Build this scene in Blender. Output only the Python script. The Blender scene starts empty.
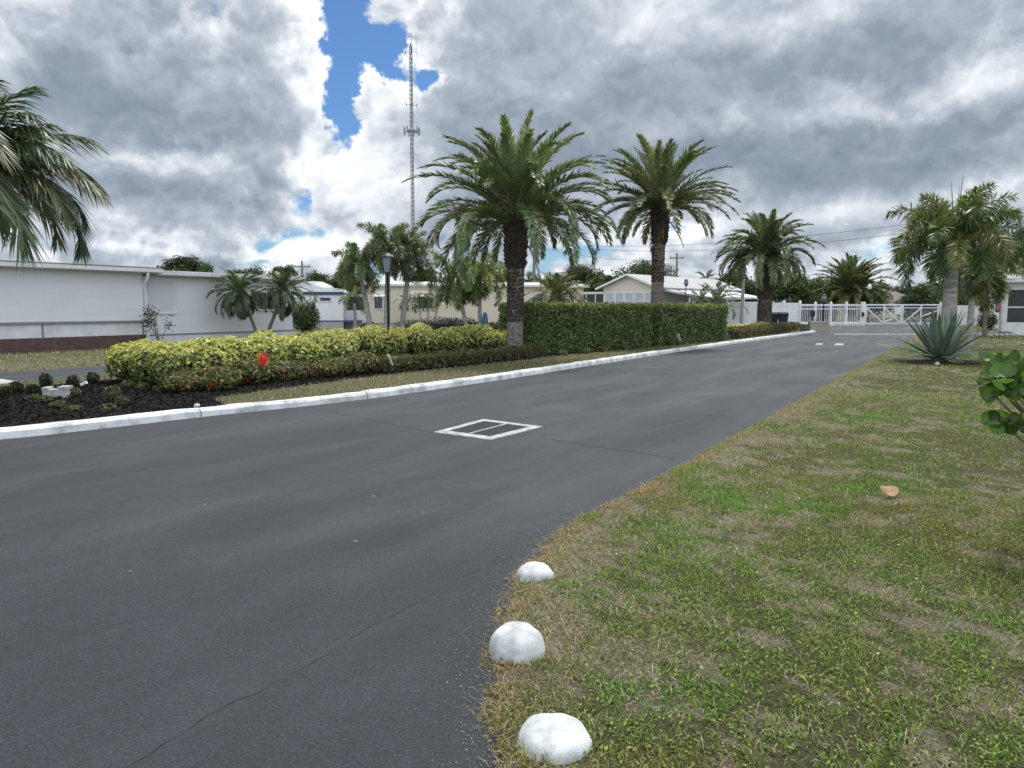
import bpy, math, random
import numpy as np
from mathutils import Vector

R = math.radians
rs = np.random.RandomState
SC = bpy.context.scene
COL = SC.collection

# ------------------------------------------------------------------ camera model (used to read positions off the photograph)
F, HOR, CAMH = 760.0, 307.0, 1.6
PITCH = math.atan((384 - HOR) / F)
CP, SP = math.cos(PITCH), math.sin(PITCH)

def ray(u, v):
    a, b = (u - 512) / F, (384 - v) / F
    return a, CP + b * SP, -SP + b * CP

def G(u, v, z=0.0):
    dx, dy, dz = ray(u, v)
    t = (z - CAMH) / dz
    return np.array([dx * t, dy * t, z])

def P(u, v, Y):
    dx, dy, dz = ray(u, v)
    t = Y / dy
    return np.array([dx * t, Y, CAMH + dz * t])

# road frame: s runs along the road, n to its right
RD = np.array([0.515, 0.857]); RD /= np.linalg.norm(RD)
RN = np.array([RD[1], -RD[0]])
RANG = math.atan2(RD[1], RD[0])
def RF(s, n, z=0.0):
    p = s * RD + n * RN
    return np.array([p[0], p[1], z])

# ------------------------------------------------------------------ noise in numpy
def vnoise(x, y, seed=0):
    xi, yi = np.floor(x), np.floor(y)
    xf, yf = x - xi, y - yi
    xf, yf = xf * xf * (3 - 2 * xf), yf * yf * (3 - 2 * yf)
    def h(a, b):
        q = np.sin(a * 127.1 + b * 311.7 + seed * 74.7) * 43758.5453
        return q - np.floor(q)
    a, b, c, d = h(xi, yi), h(xi + 1, yi), h(xi, yi + 1), h(xi + 1, yi + 1)
    return (a * (1 - xf) + b * xf) * (1 - yf) + (c * (1 - xf) + d * xf) * yf

def fbm(x, y, seed=0, oct=4):
    r, amp, tot = 0, 1.0, 0.0
    for i in range(oct):
        r = r + amp * vnoise(x * 2 ** i + 17.3 * i, y * 2 ** i - 9.1 * i, seed + i)
        tot += amp; amp *= 0.55
    return r / tot

def sstep(a, b, x):
    t = np.clip((x - a) / (b - a), 0, 1)
    return t * t * (3 - 2 * t)

# ------------------------------------------------------------------ mesh builder
class MB:
    def __init__(self):
        self.V, self.Q, self.T, self.C, self.n = [], [], [], [], 0
    def add(self, V, Q=None, T=None, C=(0.5, 0.5, 0.5)):
        V = np.asarray(V, float).reshape(-1, 3)
        if Q is not None and len(Q): self.Q.append(np.asarray(Q, int).reshape(-1, 4) + self.n)
        if T is not None and len(T): self.T.append(np.asarray(T, int).reshape(-1, 3) + self.n)
        C = np.asarray(C, float)
        if C.ndim == 1: C = np.tile(C[:3], (len(V), 1))
        self.C.append(C[:, :3]); self.V.append(V); self.n += len(V)
        return self
    def box(self, x0, x1, y0, y1, z0, z1, C=(0.5,)*3):
        V = [(x, y, z) for z in (z0, z1) for y in (y0, y1) for x in (x0, x1)]
        Q = [(0, 2, 3, 1), (4, 5, 7, 6), (0, 1, 5, 4), (2, 6, 7, 3), (0, 4, 6, 2), (1, 3, 7, 5)]
        return self.add(V, Q, C=C)
    def beam(self, a, b, w, h=None, C=(0.5,)*3):
        a, b = np.array(a, float), np.array(b, float)
        h = h or w
        d = b - a; d /= np.linalg.norm(d)
        up = np.array([0, 0, 1.0]) if abs(d[2]) < 0.95 else np.array([0, 1.0, 0])
        s = np.cross(d, up); s /= np.linalg.norm(s); t = np.cross(s, d)
        V = [p + i * s * w / 2 + j * t * h / 2 for p in (a, b) for i, j in ((-1, -1), (1, -1), (1, 1), (-1, 1))]
        Q = [(0, 1, 5, 4), (1, 2, 6, 5), (2, 3, 7, 6), (3, 0, 4, 7), (3, 2, 1, 0), (4, 5, 6, 7)]
        return self.add(V, Q, C=C)
    def tube(self, pts, rad, k=8, C=(0.5,)*3, cap=True):
        pts = np.asarray(pts, float); m = len(pts)
        rad = np.broadcast_to(np.asarray(rad, float), (m,))
        tang = np.gradient(pts, axis=0)
        V = []
        ref = np.array([1.0, 0.13, 0.07])
        for p, t, r in zip(pts, tang, rad):
            t = t / (np.linalg.norm(t) + 1e-9)
            s = np.cross(t, ref)
            if np.linalg.norm(s) < 0.15: s = np.cross(t, [0, 1, 0.3])
            s /= np.linalg.norm(s); w = np.cross(t, s)
            for i in range(k):
                a = 2 * math.pi * i / k
                V.append(p + r * (math.cos(a) * s + math.sin(a) * w))
        Q = [(j * k + i, j * k + (i + 1) % k, (j + 1) * k + (i + 1) % k, (j + 1) * k + i) for j in range(m - 1) for i in range(k)]
        T = []
        if cap:
            V.append(pts[-1]); V.append(pts[0]); b = (m - 1) * k
            T = [(b + i, b + (i + 1) % k, m * k) for i in range(k)] + [((i + 1) % k, i, m * k + 1) for i in range(k)]
        return self.add(V, Q, T, C)
    def lathe(self, prof, k=20, cx=0, cy=0, C=(0.5,)*3, sx=1, sy=1):
        V = [(cx + sx * r * math.cos(2 * math.pi * i / k), cy + sy * r * math.sin(2 * math.pi * i / k), z) for r, z in prof for i in range(k)]
        m = len(prof)
        Q = [(j * k + i, j * k + (i + 1) % k, (j + 1) * k + (i + 1) % k, (j + 1) * k + i) for j in range(m - 1) for i in range(k)]
        return self.add(V, Q, C=C)
    def prism(self, poly, z0, z1, C=(0.5,)*3):
        """vertical prism over a polygon (ngon caps are fanned by bmesh later)"""
        n = len(poly)
        V = [(p[0], p[1], z0) for p in poly] + [(p[0], p[1], z1) for p in poly]
        Q = [(i, (i + 1) % n, n + (i + 1) % n, n + i) for i in range(n)]
        T = [(n + a, n + b, n + c) for a, b, c in tri_poly(poly)]
        return self.add(V, Q, T, C)
    def build(self, name, mat, parent=None, smooth=False, loc=None, rz=0.0):
        V = np.concatenate(self.V) if self.V else np.zeros((0, 3))
        Q = np.concatenate(self.Q) if self.Q else np.zeros((0, 4), int)
        T = np.concatenate(self.T) if self.T else np.zeros((0, 3), int)
        me = bpy.data.meshes.new(name)
        me.vertices.add(len(V)); me.vertices.foreach_set('co', V.astype(np.float32).ravel())
        me.loops.add(Q.size + T.size)
        me.loops.foreach_set('vertex_index', np.concatenate([Q.ravel(), T.ravel()]).astype(np.int32))
        nf = len(Q) + len(T)
        me.polygons.add(nf)
        tot = np.concatenate([np.full(len(Q), 4), np.full(len(T), 3)]).astype(np.int32)
        st = np.concatenate([[0], np.cumsum(tot)[:-1]]).astype(np.int32) if nf else np.zeros(0, np.int32)
        me.polygons.foreach_set('loop_start', st)
        me.polygons.foreach_set('loop_total', tot)
        me.polygons.foreach_set('use_smooth', np.full(nf, bool(smooth)))
        ca = me.color_attributes.new('col', 'FLOAT_COLOR', 'POINT')
        C = np.concatenate(self.C)
        ca.data.foreach_set('color', np.concatenate([C, np.ones((len(C), 1))], 1).astype(np.float32).ravel())
        me.update(calc_edges=True)
        me.materials.append(mat)
        o = bpy.data.objects.new(name, me); COL.objects.link(o)
        if parent is not None: o.parent = parent
        if loc is not None: o.location = [float(q) for q in loc]
        o.rotation_euler = (0, 0, rz)
        return o

def tri_poly(poly):
    from mathutils.geometry import tessellate_polygon
    return [tuple(t) for t in tessellate_polygon([[Vector((p[0], p[1], 0)) for p in poly]])]

def sheet(poly, z):
    m = MB(); V = [(p[0], p[1], z) for p in poly]
    T = []
    for a, b, c in tri_poly(poly):
        A, B, Cc = (np.array(poly[i][:2]) for i in (a, b, c))
        e1, e2 = B - A, Cc - A
        T.append((a, b, c) if e1[0]*e2[1]-e1[1]*e2[0] > 0 else (a, c, b))
    return m.add(V, None, T)

def tag(o, label=None, cat=None, group=None, kind=None):
    if label: o['label'] = label
    if cat: o['category'] = cat
    if group: o['group'] = group
    if kind: o['kind'] = kind
    return o

def thing(name, loc, label, cat, group=None, rz=0.0):
    o = bpy.data.objects.new(name, None); COL.objects.link(o)
    o.location = [float(q) for q in loc]; o.rotation_euler = (0, 0, rz)
    o.empty_display_size = 0.3
    return tag(o, label, cat, group)

# ------------------------------------------------------------------ materials
def newmat(name):
    m = bpy.data.materials.new(name); m.use_nodes = True
    nt = m.node_tree
    return m, nt, nt.nodes['Principled BSDF']

def nd(nt, t, **kw):
    n = nt.nodes.new(t)
    for k, v in kw.items(): setattr(n, k, v)
    return n

def ramp(nt, fac, stops, interp='LINEAR'):
    r = nd(nt, 'ShaderNodeValToRGB'); cr = r.color_ramp; cr.interpolation = interp
    while len(cr.elements) < len(stops): cr.elements.new(0.5)
    for e, (p, c) in zip(cr.elements, stops):
        e.position = p; e.color = (c[0], c[1], c[2], 1)
    nt.links.new(fac, r.inputs[0])
    return r.outputs[0]

def tnoise(nt, vec, scale, detail=5, rough=0.55, dist=0.0):
    n = nd(nt, 'ShaderNodeTexNoise')
    n.inputs['Scale'].default_value = scale; n.inputs['Detail'].default_value = detail
    n.inputs['Roughness'].default_value = rough; n.inputs['Distortion'].default_value = dist
    if vec is not None: nt.links.new(vec, n.inputs['Vector'])
    return n.outputs['Fac']

def bump(nt, h, strength, dist, bsdf):
    b = nd(nt, 'ShaderNodeBump'); b.inputs['Strength'].default_value = strength; b.inputs['Distance'].default_value = dist
    nt.links.new(h, b.inputs['Height']); nt.links.new(b.outputs[0], bsdf.inputs['Normal'])

def objco(nt, scale=(1, 1, 1), rot=(0, 0, 0)):
    tc = nd(nt, 'ShaderNodeTexCoord'); mp = nd(nt, 'ShaderNodeMapping')
    mp.inputs['Scale'].default_value = scale; mp.inputs['Rotation'].default_value = rot
    nt.links.new(tc.outputs['Object'], mp.inputs[0])
    return mp.outputs[0]

def plain(name, c, rough=0.6, var=0.12, scale=3.0, bmp=0.1, metal=0.0, dirt=None, stretch=(1, 1, 1)):
    m, nt, b = newmat(name)
    v = objco(nt, stretch)
    c = np.array(c)
    d = np.array(dirt) if dirt is not None else c * (1 - 2 * var)
    n1 = tnoise(nt, v, scale, 8, 0.62)
    col = ramp(nt, n1, [(0.3, d), (0.56, c), (0.8, np.minimum(c * (1 + var), 0.9))])
    nt.links.new(col, b.inputs['Base Color'])
    b.inputs['Roughness'].default_value = rough; b.inputs['Metallic'].default_value = metal
    if bmp: bump(nt, tnoise(nt, v, scale * 14, 4), bmp, 0.01, b)
    return m

def ribbed(name, c, scale, axis='X', strength=0.5, rough=0.85):
    m, nt, b = newmat(name)
    v = objco(nt)
    w = nd(nt, 'ShaderNodeTexWave', bands_direction=axis, wave_profile='SAW' if axis == 'Z' else 'SIN')
    w.inputs['Scale'].default_value = scale; w.inputs['Distortion'].default_value = 0
    nt.links.new(v, w.inputs[0])
    n1 = tnoise(nt, objco(nt, (0.5, 0.5, 2.0)), 1.2, 7, 0.6)
    c = np.array(c)
    nt.links.new(ramp(nt, n1, [(0.25, c * 0.93), (0.6, c)]), b.inputs['Base Color'])
    b.inputs['Roughness'].default_value = rough; b.inputs['Specular IOR Level'].default_value = 0.2
    bump(nt, w.outputs['Fac'], strength, 0.006, b)
    return m

def foliage_mat(name='foliage', rough=0.5, transl=0.3, spec=0.35):
    m, nt, b = newmat(name)
    a = nd(nt, 'ShaderNodeAttribute', attribute_name='col')
    nt.links.new(a.outputs['Color'], b.inputs['Base Color'])
    b.inputs['Roughness'].default_value = rough; b.inputs['Specular IOR Level'].default_value = spec
    tr = nd(nt, 'ShaderNodeBsdfTranslucent'); mx = nd(nt, 'ShaderNodeMixShader')
    g = nd(nt, 'ShaderNodeMixRGB', blend_type='MULTIPLY'); g.inputs[0].default_value = 1
    nt.links.new(a.outputs['Color'], g.inputs[1]); g.inputs[2].default_value = (1.2, 1.3, 0.7, 1)
    nt.links.new(g.outputs[0], tr.inputs[0])
    mx.inputs[0].default_value = transl
    nt.links.new(b.outputs[0], mx.inputs[1]); nt.links.new(tr.outputs[0], mx.inputs[2])
    nt.links.new(mx.outputs[0], nt.nodes['Material Output'].inputs[0])
    return m

def brick_mat(name, c1, c2, mortar):
    m, nt, b = newmat(name)
    tc = nd(nt, 'ShaderNodeTexCoord'); sx = nd(nt, 'ShaderNodeSeparateXYZ'); cx = nd(nt, 'ShaderNodeCombineXYZ')
    nt.links.new(tc.outputs['Object'], sx.inputs[0]); nt.links.new(sx.outputs[0], cx.inputs[0]); nt.links.new(sx.outputs[2], cx.inputs[1])
    k = nd(nt, 'ShaderNodeTexBrick')
    k.inputs['Scale'].default_value = 4.0; k.inputs['Mortar Size'].default_value = 0.018
    k.inputs['Brick Width'].default_value = 0.9; k.inputs['Row Height'].default_value = 0.3
    for i, c in enumerate((c1, c2, mortar)): k.inputs[1 + i].default_value = (*c, 1)
    nt.links.new(cx.outputs[0], k.inputs[0])
    nt.links.new(k.outputs[0], b.inputs['Base Color']); b.inputs['Roughness'].default_value = 0.85
    return m

M = {}
M['leaf'] = foliage_mat('leaf', 0.45, 0.28, 0.4)
M['frond'] = foliage_mat('frond', 0.44, 0.22, 0.55)
M['grass'] = foliage_mat('grass', 0.6, 0.3, 0.2)
M['bark'] = plain('bark', (0.17, 0.15, 0.125), 0.9, 0.25, 5, 0.6, stretch=(1, 1, 2.5))
M['palmbark'] = plain('palm_bark', (0.21, 0.18, 0.15), 0.9, 0.2, 4, 0.6, dirt=(0.07, 0.055, 0.045), stretch=(1, 1, 4))
M['lichen'] = plain('lichen_bark', (0.23, 0.215, 0.195), 0.95, 0.25, 11, 1.0, dirt=(0.04, 0.034, 0.029))
M['greybark'] = plain('grey_palm_trunk', (0.36, 0.35, 0.32), 0.85, 0.15, 3, 0.4, dirt=(0.15, 0.14, 0.12), stretch=(1, 1, 5))
M['boot'] = plain('leaf_boot', (0.075, 0.056, 0.042), 0.9, 0.3, 6, 0.5)
M['white'] = plain('white_paint', (0.78, 0.79, 0.8), 0.5, 0.06, 2, 0.05, dirt=(0.6, 0.61, 0.61))
M['kerb'] = plain('kerb_paint', (0.72, 0.73, 0.73), 0.75, 0.08, 3.1, 0.35, dirt=(0.28, 0.28, 0.27))
M['stone'] = plain('painted_stone', (0.59, 0.61, 0.61), 0.8, 0.1, 12, 0.4, dirt=(0.3, 0.31, 0.3))
M['vinyl'] = ribbed('white_siding', (0.76, 0.79, 0.82), 2.6, 'X', 0.35)
M['clap'] = ribbed('white_clapboard', (0.78, 0.8, 0.83), 1.6, 'Z', 0.3)
M['beige'] = ribbed('beige_siding', (0.66, 0.59, 0.5), 1.6, 'Z', 0.3)
M['beigeV'] = ribbed('beige_panel', (0.72, 0.64, 0.53), 2.2, 'X', 0.3)
M['palewall'] = ribbed('pale_siding', (0.72, 0.68, 0.61), 1.6, 'Z', 0.3)
M['palepanel'] = ribbed('pale_panel', (0.66, 0.7, 0.74), 6, 'Z', 0.3)
M['brick'] = brick_mat('brown_brick', (0.075, 0.038, 0.036), (0.14, 0.075, 0.066), (0.17, 0.15, 0.14))
M['stonew'] = brick_mat('pale_stone', (0.42, 0.38, 0.31), (0.3, 0.26, 0.21), (0.2, 0.19, 0.17))
M['roofw'] = plain('pale_roof', (0.55, 0.56, 0.57), 0.6, 0.1, 1.2, 0.1, dirt=(0.33, 0.32, 0.31))
M['shingle'] = plain('grey_shingle', (0.42, 0.41, 0.4), 0.9, 0.15, 6, 0.3)
M['brownroof'] = plain('brown_roof', (0.17, 0.14, 0.12), 0.9, 0.15, 6, 0.3)
M['grey'] = plain('grey_trim', (0.25, 0.25, 0.26), 0.6, 0.1, 3, 0.05)
M['blue'] = plain('blue_trim', (0.06, 0.12, 0.26), 0.5, 0.1, 3, 0.05)
M['black'] = plain('black_metal', (0.018, 0.02, 0.024), 0.45, 0.2, 6, 0.05)
M['navy'] = plain('navy_plastic', (0.012, 0.018, 0.045), 0.45, 0.15, 5, 0.05)
M['bingreen'] = plain('green_plastic', (0.015, 0.05, 0.05), 0.45, 0.15, 5, 0.05)
M['galv'] = plain('galvanised', (0.33, 0.34, 0.36), 0.5, 0.12, 1.5, 0.05, metal=0.3)
M['tower'] = plain('tower_steel', (0.24, 0.22, 0.23), 0.6, 0.1, 1, 0.0)
M['screen'] = plain('dark_screen', (0.035, 0.04, 0.045), 0.3, 0.2, 2, 0.0)
M['wood'] = plain('weathered_wood', (0.2, 0.17, 0.14), 0.9, 0.2, 4, 0.3, stretch=(1, 1, .3))
M['iron'] = plain('cast_iron', (0.07, 0.071, 0.074), 0.6, 0.25, 20, 0.3)
M['pitshade'] = plain('pit_shade_sheet', (0.012, 0.012, 0.013), 0.9, 0.2, 5, 0)
M['linepaint'] = plain('road_paint', (0.68, 0.69, 0.68), 0.7, 0.15, 9, 0.2, dirt=(0.3, 0.3, 0.3))
M['drainpaint'] = plain('worn_drain_paint', (0.43, 0.43, 0.41), 0.85, 0.2, 9, 0.4, dirt=(0.15, 0.15, 0.145))
M['concrete'] = plain('concrete', (0.46, 0.45, 0.42), 0.85, 0.1, 2, 0.2)
M['pink'] = plain('pink_plastic', (0.7, 0.25, 0.26), 0.5, 0.1, 5, 0.05)
M['deadleaf'] = plain('dead_leaf', (0.36, 0.2, 0.1), 0.7, 0.2, 15, 0.2)
M['greyblock'] = plain('weathered_block', (0.5, 0.5, 0.47), 0.9, 0.2, 8, 0.4, dirt=(0.25, 0.25, 0.22))
M['glassy'] = plain('window_glass', (0.07, 0.08, 0.09), 0.12, 0.2, 1.5, 0.0)
M['blind'] = ribbed('pale_blind', (0.5, 0.54, 0.58), 6, 'Z', 0.4)
M['cream'] = plain('cream_trim', (0.7, 0.68, 0.62), 0.5, 0.08, 2, 0.05)
M['tarp'] = plain('blue_tarp', (0.03, 0.13, 0.25), 0.6, 0.2, 5, 0.1)
M['lampglass'] = plain('lamp_glass', (0.2, 0.22, 0.24), 0.2, 0.1, 3, 0.0)

def asphalt_mat():
    m, nt, b = newmat('asphalt')
    v = objco(nt)
    vs = objco(nt, (1, 1, 1), (0, 0, -RANG))       # aligned with the road
    mp = nd(nt, 'ShaderNodeMapping'); mp.inputs['Scale'].default_value = (0.22, 1.0, 1); nt.links.new(vs, mp.inputs[0])
    big = tnoise(nt, v, 0.7, 8, 0.62, 0.8)
    streak = tnoise(nt, mp.outputs[0], 1.1, 7, 0.62, 0.4)
    fine = tnoise(nt, v, 70, 4, 0.7)
    grit = tnoise(nt, v, 260, 2, 0.6)
    mix = nd(nt, 'ShaderNodeMath', operation='ADD'); mul = nd(nt, 'ShaderNodeMath', operation='MULTIPLY')
    nt.links.new(big, mix.inputs[0]); nt.links.new(streak, mix.inputs[1]); nt.links.new(mix.outputs[0], mul.inputs[0]); mul.inputs[1].default_value = 0.5
    col = ramp(nt, mul.outputs[0], [(0.33, (0.0135, 0.017, 0.0215)), (0.5, (0.02, 0.0245, 0.0305)), (0.66, (0.034, 0.039, 0.046))])
    g2 = ramp(nt, fine, [(0.36, (0.4, 0.4, 0.4)), (0.5, (0.95, 0.95, 0.95)), (0.64, (1.8, 1.75, 1.7))])
    mm = nd(nt, 'ShaderNodeMixRGB', blend_type='MULTIPLY'); mm.inputs[0].default_value = 1
    nt.links.new(col, mm.inputs[1]); nt.links.new(g2, mm.inputs[2])
    mid = tnoise(nt, v, 14, 6, 0.75)
    m3 = nd(nt, 'ShaderNodeMixRGB', blend_type='MULTIPLY'); m3.inputs[0].default_value = 1
    nt.links.new(mm.outputs[0], m3.inputs[1]); nt.links.new(ramp(nt, mid, [(0.3, (0.72,) * 3), (0.5, (1.0,) * 3), (0.7, (1.3,) * 3)]), m3.inputs[2])
    nt.links.new(m3.outputs[0], b.inputs['Base Color'])
    ro = ramp(nt, streak, [(0.35, (0.8,)*3), (0.65, (0.66,)*3)])
    nt.links.new(ro, b.inputs['Roughness'])
    ad = nd(nt, 'ShaderNodeMath', operation='MULTIPLY_ADD'); ad.inputs[1].default_value = 0.6
    nt.links.new(grit, ad.inputs[0]); nt.links.new(fine, ad.inputs[2])
    ad2 = nd(nt, 'ShaderNodeMath', operation='MULTIPLY_ADD'); ad2.inputs[1].default_value = 1.6
    nt.links.new(mid, ad2.inputs[0]); nt.links.new(ad.outputs[0], ad2.inputs[2])
    bump(nt, ad2.outputs[0], 0.8, 0.008, b)
    return m
M['asphalt'] = asphalt_mat()
M['crack'] = plain('crack_fill', (0.016, 0.017, 0.019), 0.7, 0.2, 10, 0.2)

def soil_mat(name, stops, scale=6, bs=0.6):
    m, nt, b = newmat(name)
    v = objco(nt)
    n1 = tnoise(nt, v, scale, 9, 0.7)
    nt.links.new(ramp(nt, n1, stops), b.inputs['Base Color']); b.inputs['Roughness'].default_value = 0.95
    b.inputs['Specular IOR Level'].default_value = 0.15
    bump(nt, tnoise(nt, v, scale * 6, 6, 0.7), bs, 0.03, b)
    return m
M['mulch'] = soil_mat('mulch', [(0.3, (0.008, 0.007, 0.008)), (0.55, (0.02, 0.018, 0.019)), (0.75, (0.05, 0.042, 0.04))], 9, 1.0)

def lawn_mat():
    """green, straw and bare sandy soil, mixed by the 'col' attribute of the sheet (red = dryness) and noise"""
    m, nt, b = newmat('lawn')
    v = objco(nt)
    a = nd(nt, 'ShaderNodeAttribute', attribute_name='col'); sp = nd(nt, 'ShaderNodeSeparateColor')
    nt.links.new(a.outputs['Color'], sp.inputs[0])
    n1 = tnoise(nt, v, 9, 8, 0.7); n2 = tnoise(nt, v, 60, 5, 0.7)
    green = ramp(nt, n2, [(0.3, (0.022, 0.024, 0.011)), (0.5, (0.062, 0.064, 0.03)), (0.72, (0.14, 0.13, 0.056))])
    dry = ramp(nt, n2, [(0.28, (0.06, 0.05, 0.034)), (0.5, (0.155, 0.135, 0.095)), (0.75, (0.36, 0.31, 0.25))])
    ad = nd(nt, 'ShaderNodeMath', operation='ADD'); nt.links.new(sp.outputs[0], ad.inputs[0]); nt.links.new(n1, ad.inputs[1])
    f = ramp(nt, ad.outputs[0], [(0.7, (0, 0, 0)), (1.0, (1, 1, 1))])
    f.node.color_ramp.elements[0].position = 0.62
    mx = nd(nt, 'ShaderNodeMixRGB'); nt.links.new(f, mx.inputs[0]); nt.links.new(green, mx.inputs[1]); nt.links.new(dry, mx.inputs[2])
    nt.links.new(mx.outputs[0], b.inputs['Base Color']); b.inputs['Roughness'].default_value = 0.95
    b.inputs['Specular IOR Level'].default_value = 0.1
    bump(nt, n2, 0.8, 0.03, b)
    return m
M['lawn'] = lawn_mat()

# ------------------------------------------------------------------ plants: generators
def leaf_quads(mb, pos, nrm, size, col, rng, aspect=0.5, fold=0.25, point=None):
    """one folded diamond leaf per position; nrm is the leaf's facing direction"""
    n = len(pos)
    nrm = nrm / (np.linalg.norm(nrm, axis=1, keepdims=True) + 1e-9)
    r = rng.normal(size=(n, 3)) if point is None else point + 0.5 * rng.normal(size=(n, 3))
    t = r - (r * nrm).sum(1, keepdims=True) * nrm
    t /= np.linalg.norm(t, axis=1, keepdims=True) + 1e-9
    s = np.cross(nrm, t)
    size = np.broadcast_to(np.asarray(size, float), (n,))[:, None]
    a = pos - t * size * 0.5
    b = pos + s * size * aspect * 0.5 + nrm * size * fold * aspect
    c = pos + t * size * 0.5 - nrm * size * 0.1
    d = pos - s * size * aspect * 0.5 + nrm * size * fold * aspect
    V = np.stack([a, b, c, d], 1).reshape(-1, 3)
    C = np.repeat(col, 4, 0)
    mb.add(V, np.arange(4 * n).reshape(-1, 4), None, C)

def pick(cols, n, rng, jit=0.2, w=None):
    cols = np.array(cols)
    k = rng.choice(len(cols), n, p=w)
    c = cols[k] * (1 + jit * rng.normal(size=(n, 1))) * (1 + 0.06 * rng.normal(size=(n, 3)))
    return np.clip(c, 0.004, 0.9)

def sph(n, rng):
    v = rng.normal(size=(n, 3)); return v / np.linalg.norm(v, axis=1, keepdims=True)

def blob_core(mb, c, r, col, rng, k=10, m=7):
    V = []
    for j in range(m + 1):
        th = math.pi * j / m
        for i in range(k):
            a = 2 * math.pi * i / k
            q = 0.9 + 0.2 * rng.rand()
            V.append((c[0] + r[0] * q * math.sin(th) * math.cos(a), c[1] + r[1] * q * math.sin(th) * math.sin(a), c[2] + r[2] * math.cos(th)))
    Q = [(j * k + i, (j + 1) * k + i, (j + 1) * k + (i + 1) % k, j * k + (i + 1) % k) for j in range(m) for i in range(k)]
    mb.add(V, Q, None, col)

TWIG = (0.03, 0.026, 0.02)
def bush_mb(ells, n, size, colf, seed, aspect=0.5, up=0.5, flat=0.0):
    """ells: (cx,cy,cz,rx,ry,rz); colf(pos, zrel, k, rng) gives the colours"""
    rng = rs(seed); mb = MB()
    vol = np.array([e[3] * e[4] + e[4] * e[5] + e[3] * e[5] for e in ells]); cnt = (n * vol / vol.sum()).astype(int)
    for e, k in zip(ells, cnt):
        c, r = np.array(e[:3]), np.array(e[3:])
        d = sph(k, rng)
        lump = 0.82 + 0.3 * vnoise(d[:, 0] * 3 + c[0], d[:, 1] * 3 + d[:, 2] * 2.3 + c[1], seed)
        rad = lump * (0.72 + 0.33 * rng.rand(k) ** 0.6)
        p = c + d * r * rad[:, None]
        keep = p[:, 2] > 0.02
        p, d = p[keep], d[keep]
        nrm = d / r + up * np.array([0, 0, 1]) + 0.55 * rng.normal(size=p.shape)
        zr = p[:, 2] / (c[2] + r[2])
        leaf_quads(mb, p, nrm, size * (0.7 + 0.6 * rng.rand(len(p))), colf(p, zr, len(p), rng), rng, aspect)
        blob_core(mb, c - np.array([0, 0, 0.03]), r * 0.72, TWIG, rng)
    return mb

def hedge_mb(L, W, H, n, size, colf, seed, lump=0.06, aspect=0.55, z0=0.0):
    """clipped hedge, x along, front face at y=0, back at y=W"""
    rng = rs(seed); mb = MB()
    A = np.array([L * H, L * H * 0.6, L * W, W * H, W * H]); cnt = (n * A / A.sum()).astype(int)
    for f, k in enumerate(cnt):
        a, b = rng.rand(k), rng.rand(k); dep = 0.16 * rng.rand(k) ** 1.5
        z = np.zeros(k); one = np.ones(k)
        if f == 0: p = np.stack([a * L, dep, b * H], 1); nr = np.array([0, -1, 0.25])
        elif f == 1: p = np.stack([a * L, W - dep, b * H], 1); nr = np.array([0, 1, 0.25])
        elif f == 2: p = np.stack([a * L, b * W, H - dep], 1); nr = np.array([0, 0, 1.0])
        elif f == 3: p = np.stack([dep, a * W, b * H], 1); nr = np.array([-1, 0, 0.25])
        else: p = np.stack([L - dep, a * W, b * H], 1); nr = np.array([1, 0, 0.25])
        nn = (fbm(p[:, 0] * 1.6, p[:, 1] * 1.6 + p[:, 2] * 2.1, seed) - 0.5)
        p = p + nr * (nn * 4 * lump)[:, None] + 0.02 * rng.normal(size=p.shape)
        p[:, 2] = np.maximum(p[:, 2], 0.02)
        nrm = nr + 0.6 * rng.normal(size=p.shape)
        leaf_quads(mb, p, nrm, size * (0.7 + 0.6 * rng.rand(k)), colf(p, p[:, 2] / H, k, rng), rng, aspect)
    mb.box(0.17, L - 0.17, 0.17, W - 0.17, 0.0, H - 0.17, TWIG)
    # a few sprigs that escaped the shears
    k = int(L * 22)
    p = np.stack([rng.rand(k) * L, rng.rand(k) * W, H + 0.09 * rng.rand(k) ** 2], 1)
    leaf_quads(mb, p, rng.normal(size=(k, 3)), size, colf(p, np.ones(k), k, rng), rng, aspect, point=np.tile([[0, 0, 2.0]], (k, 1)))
    return mb

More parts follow.
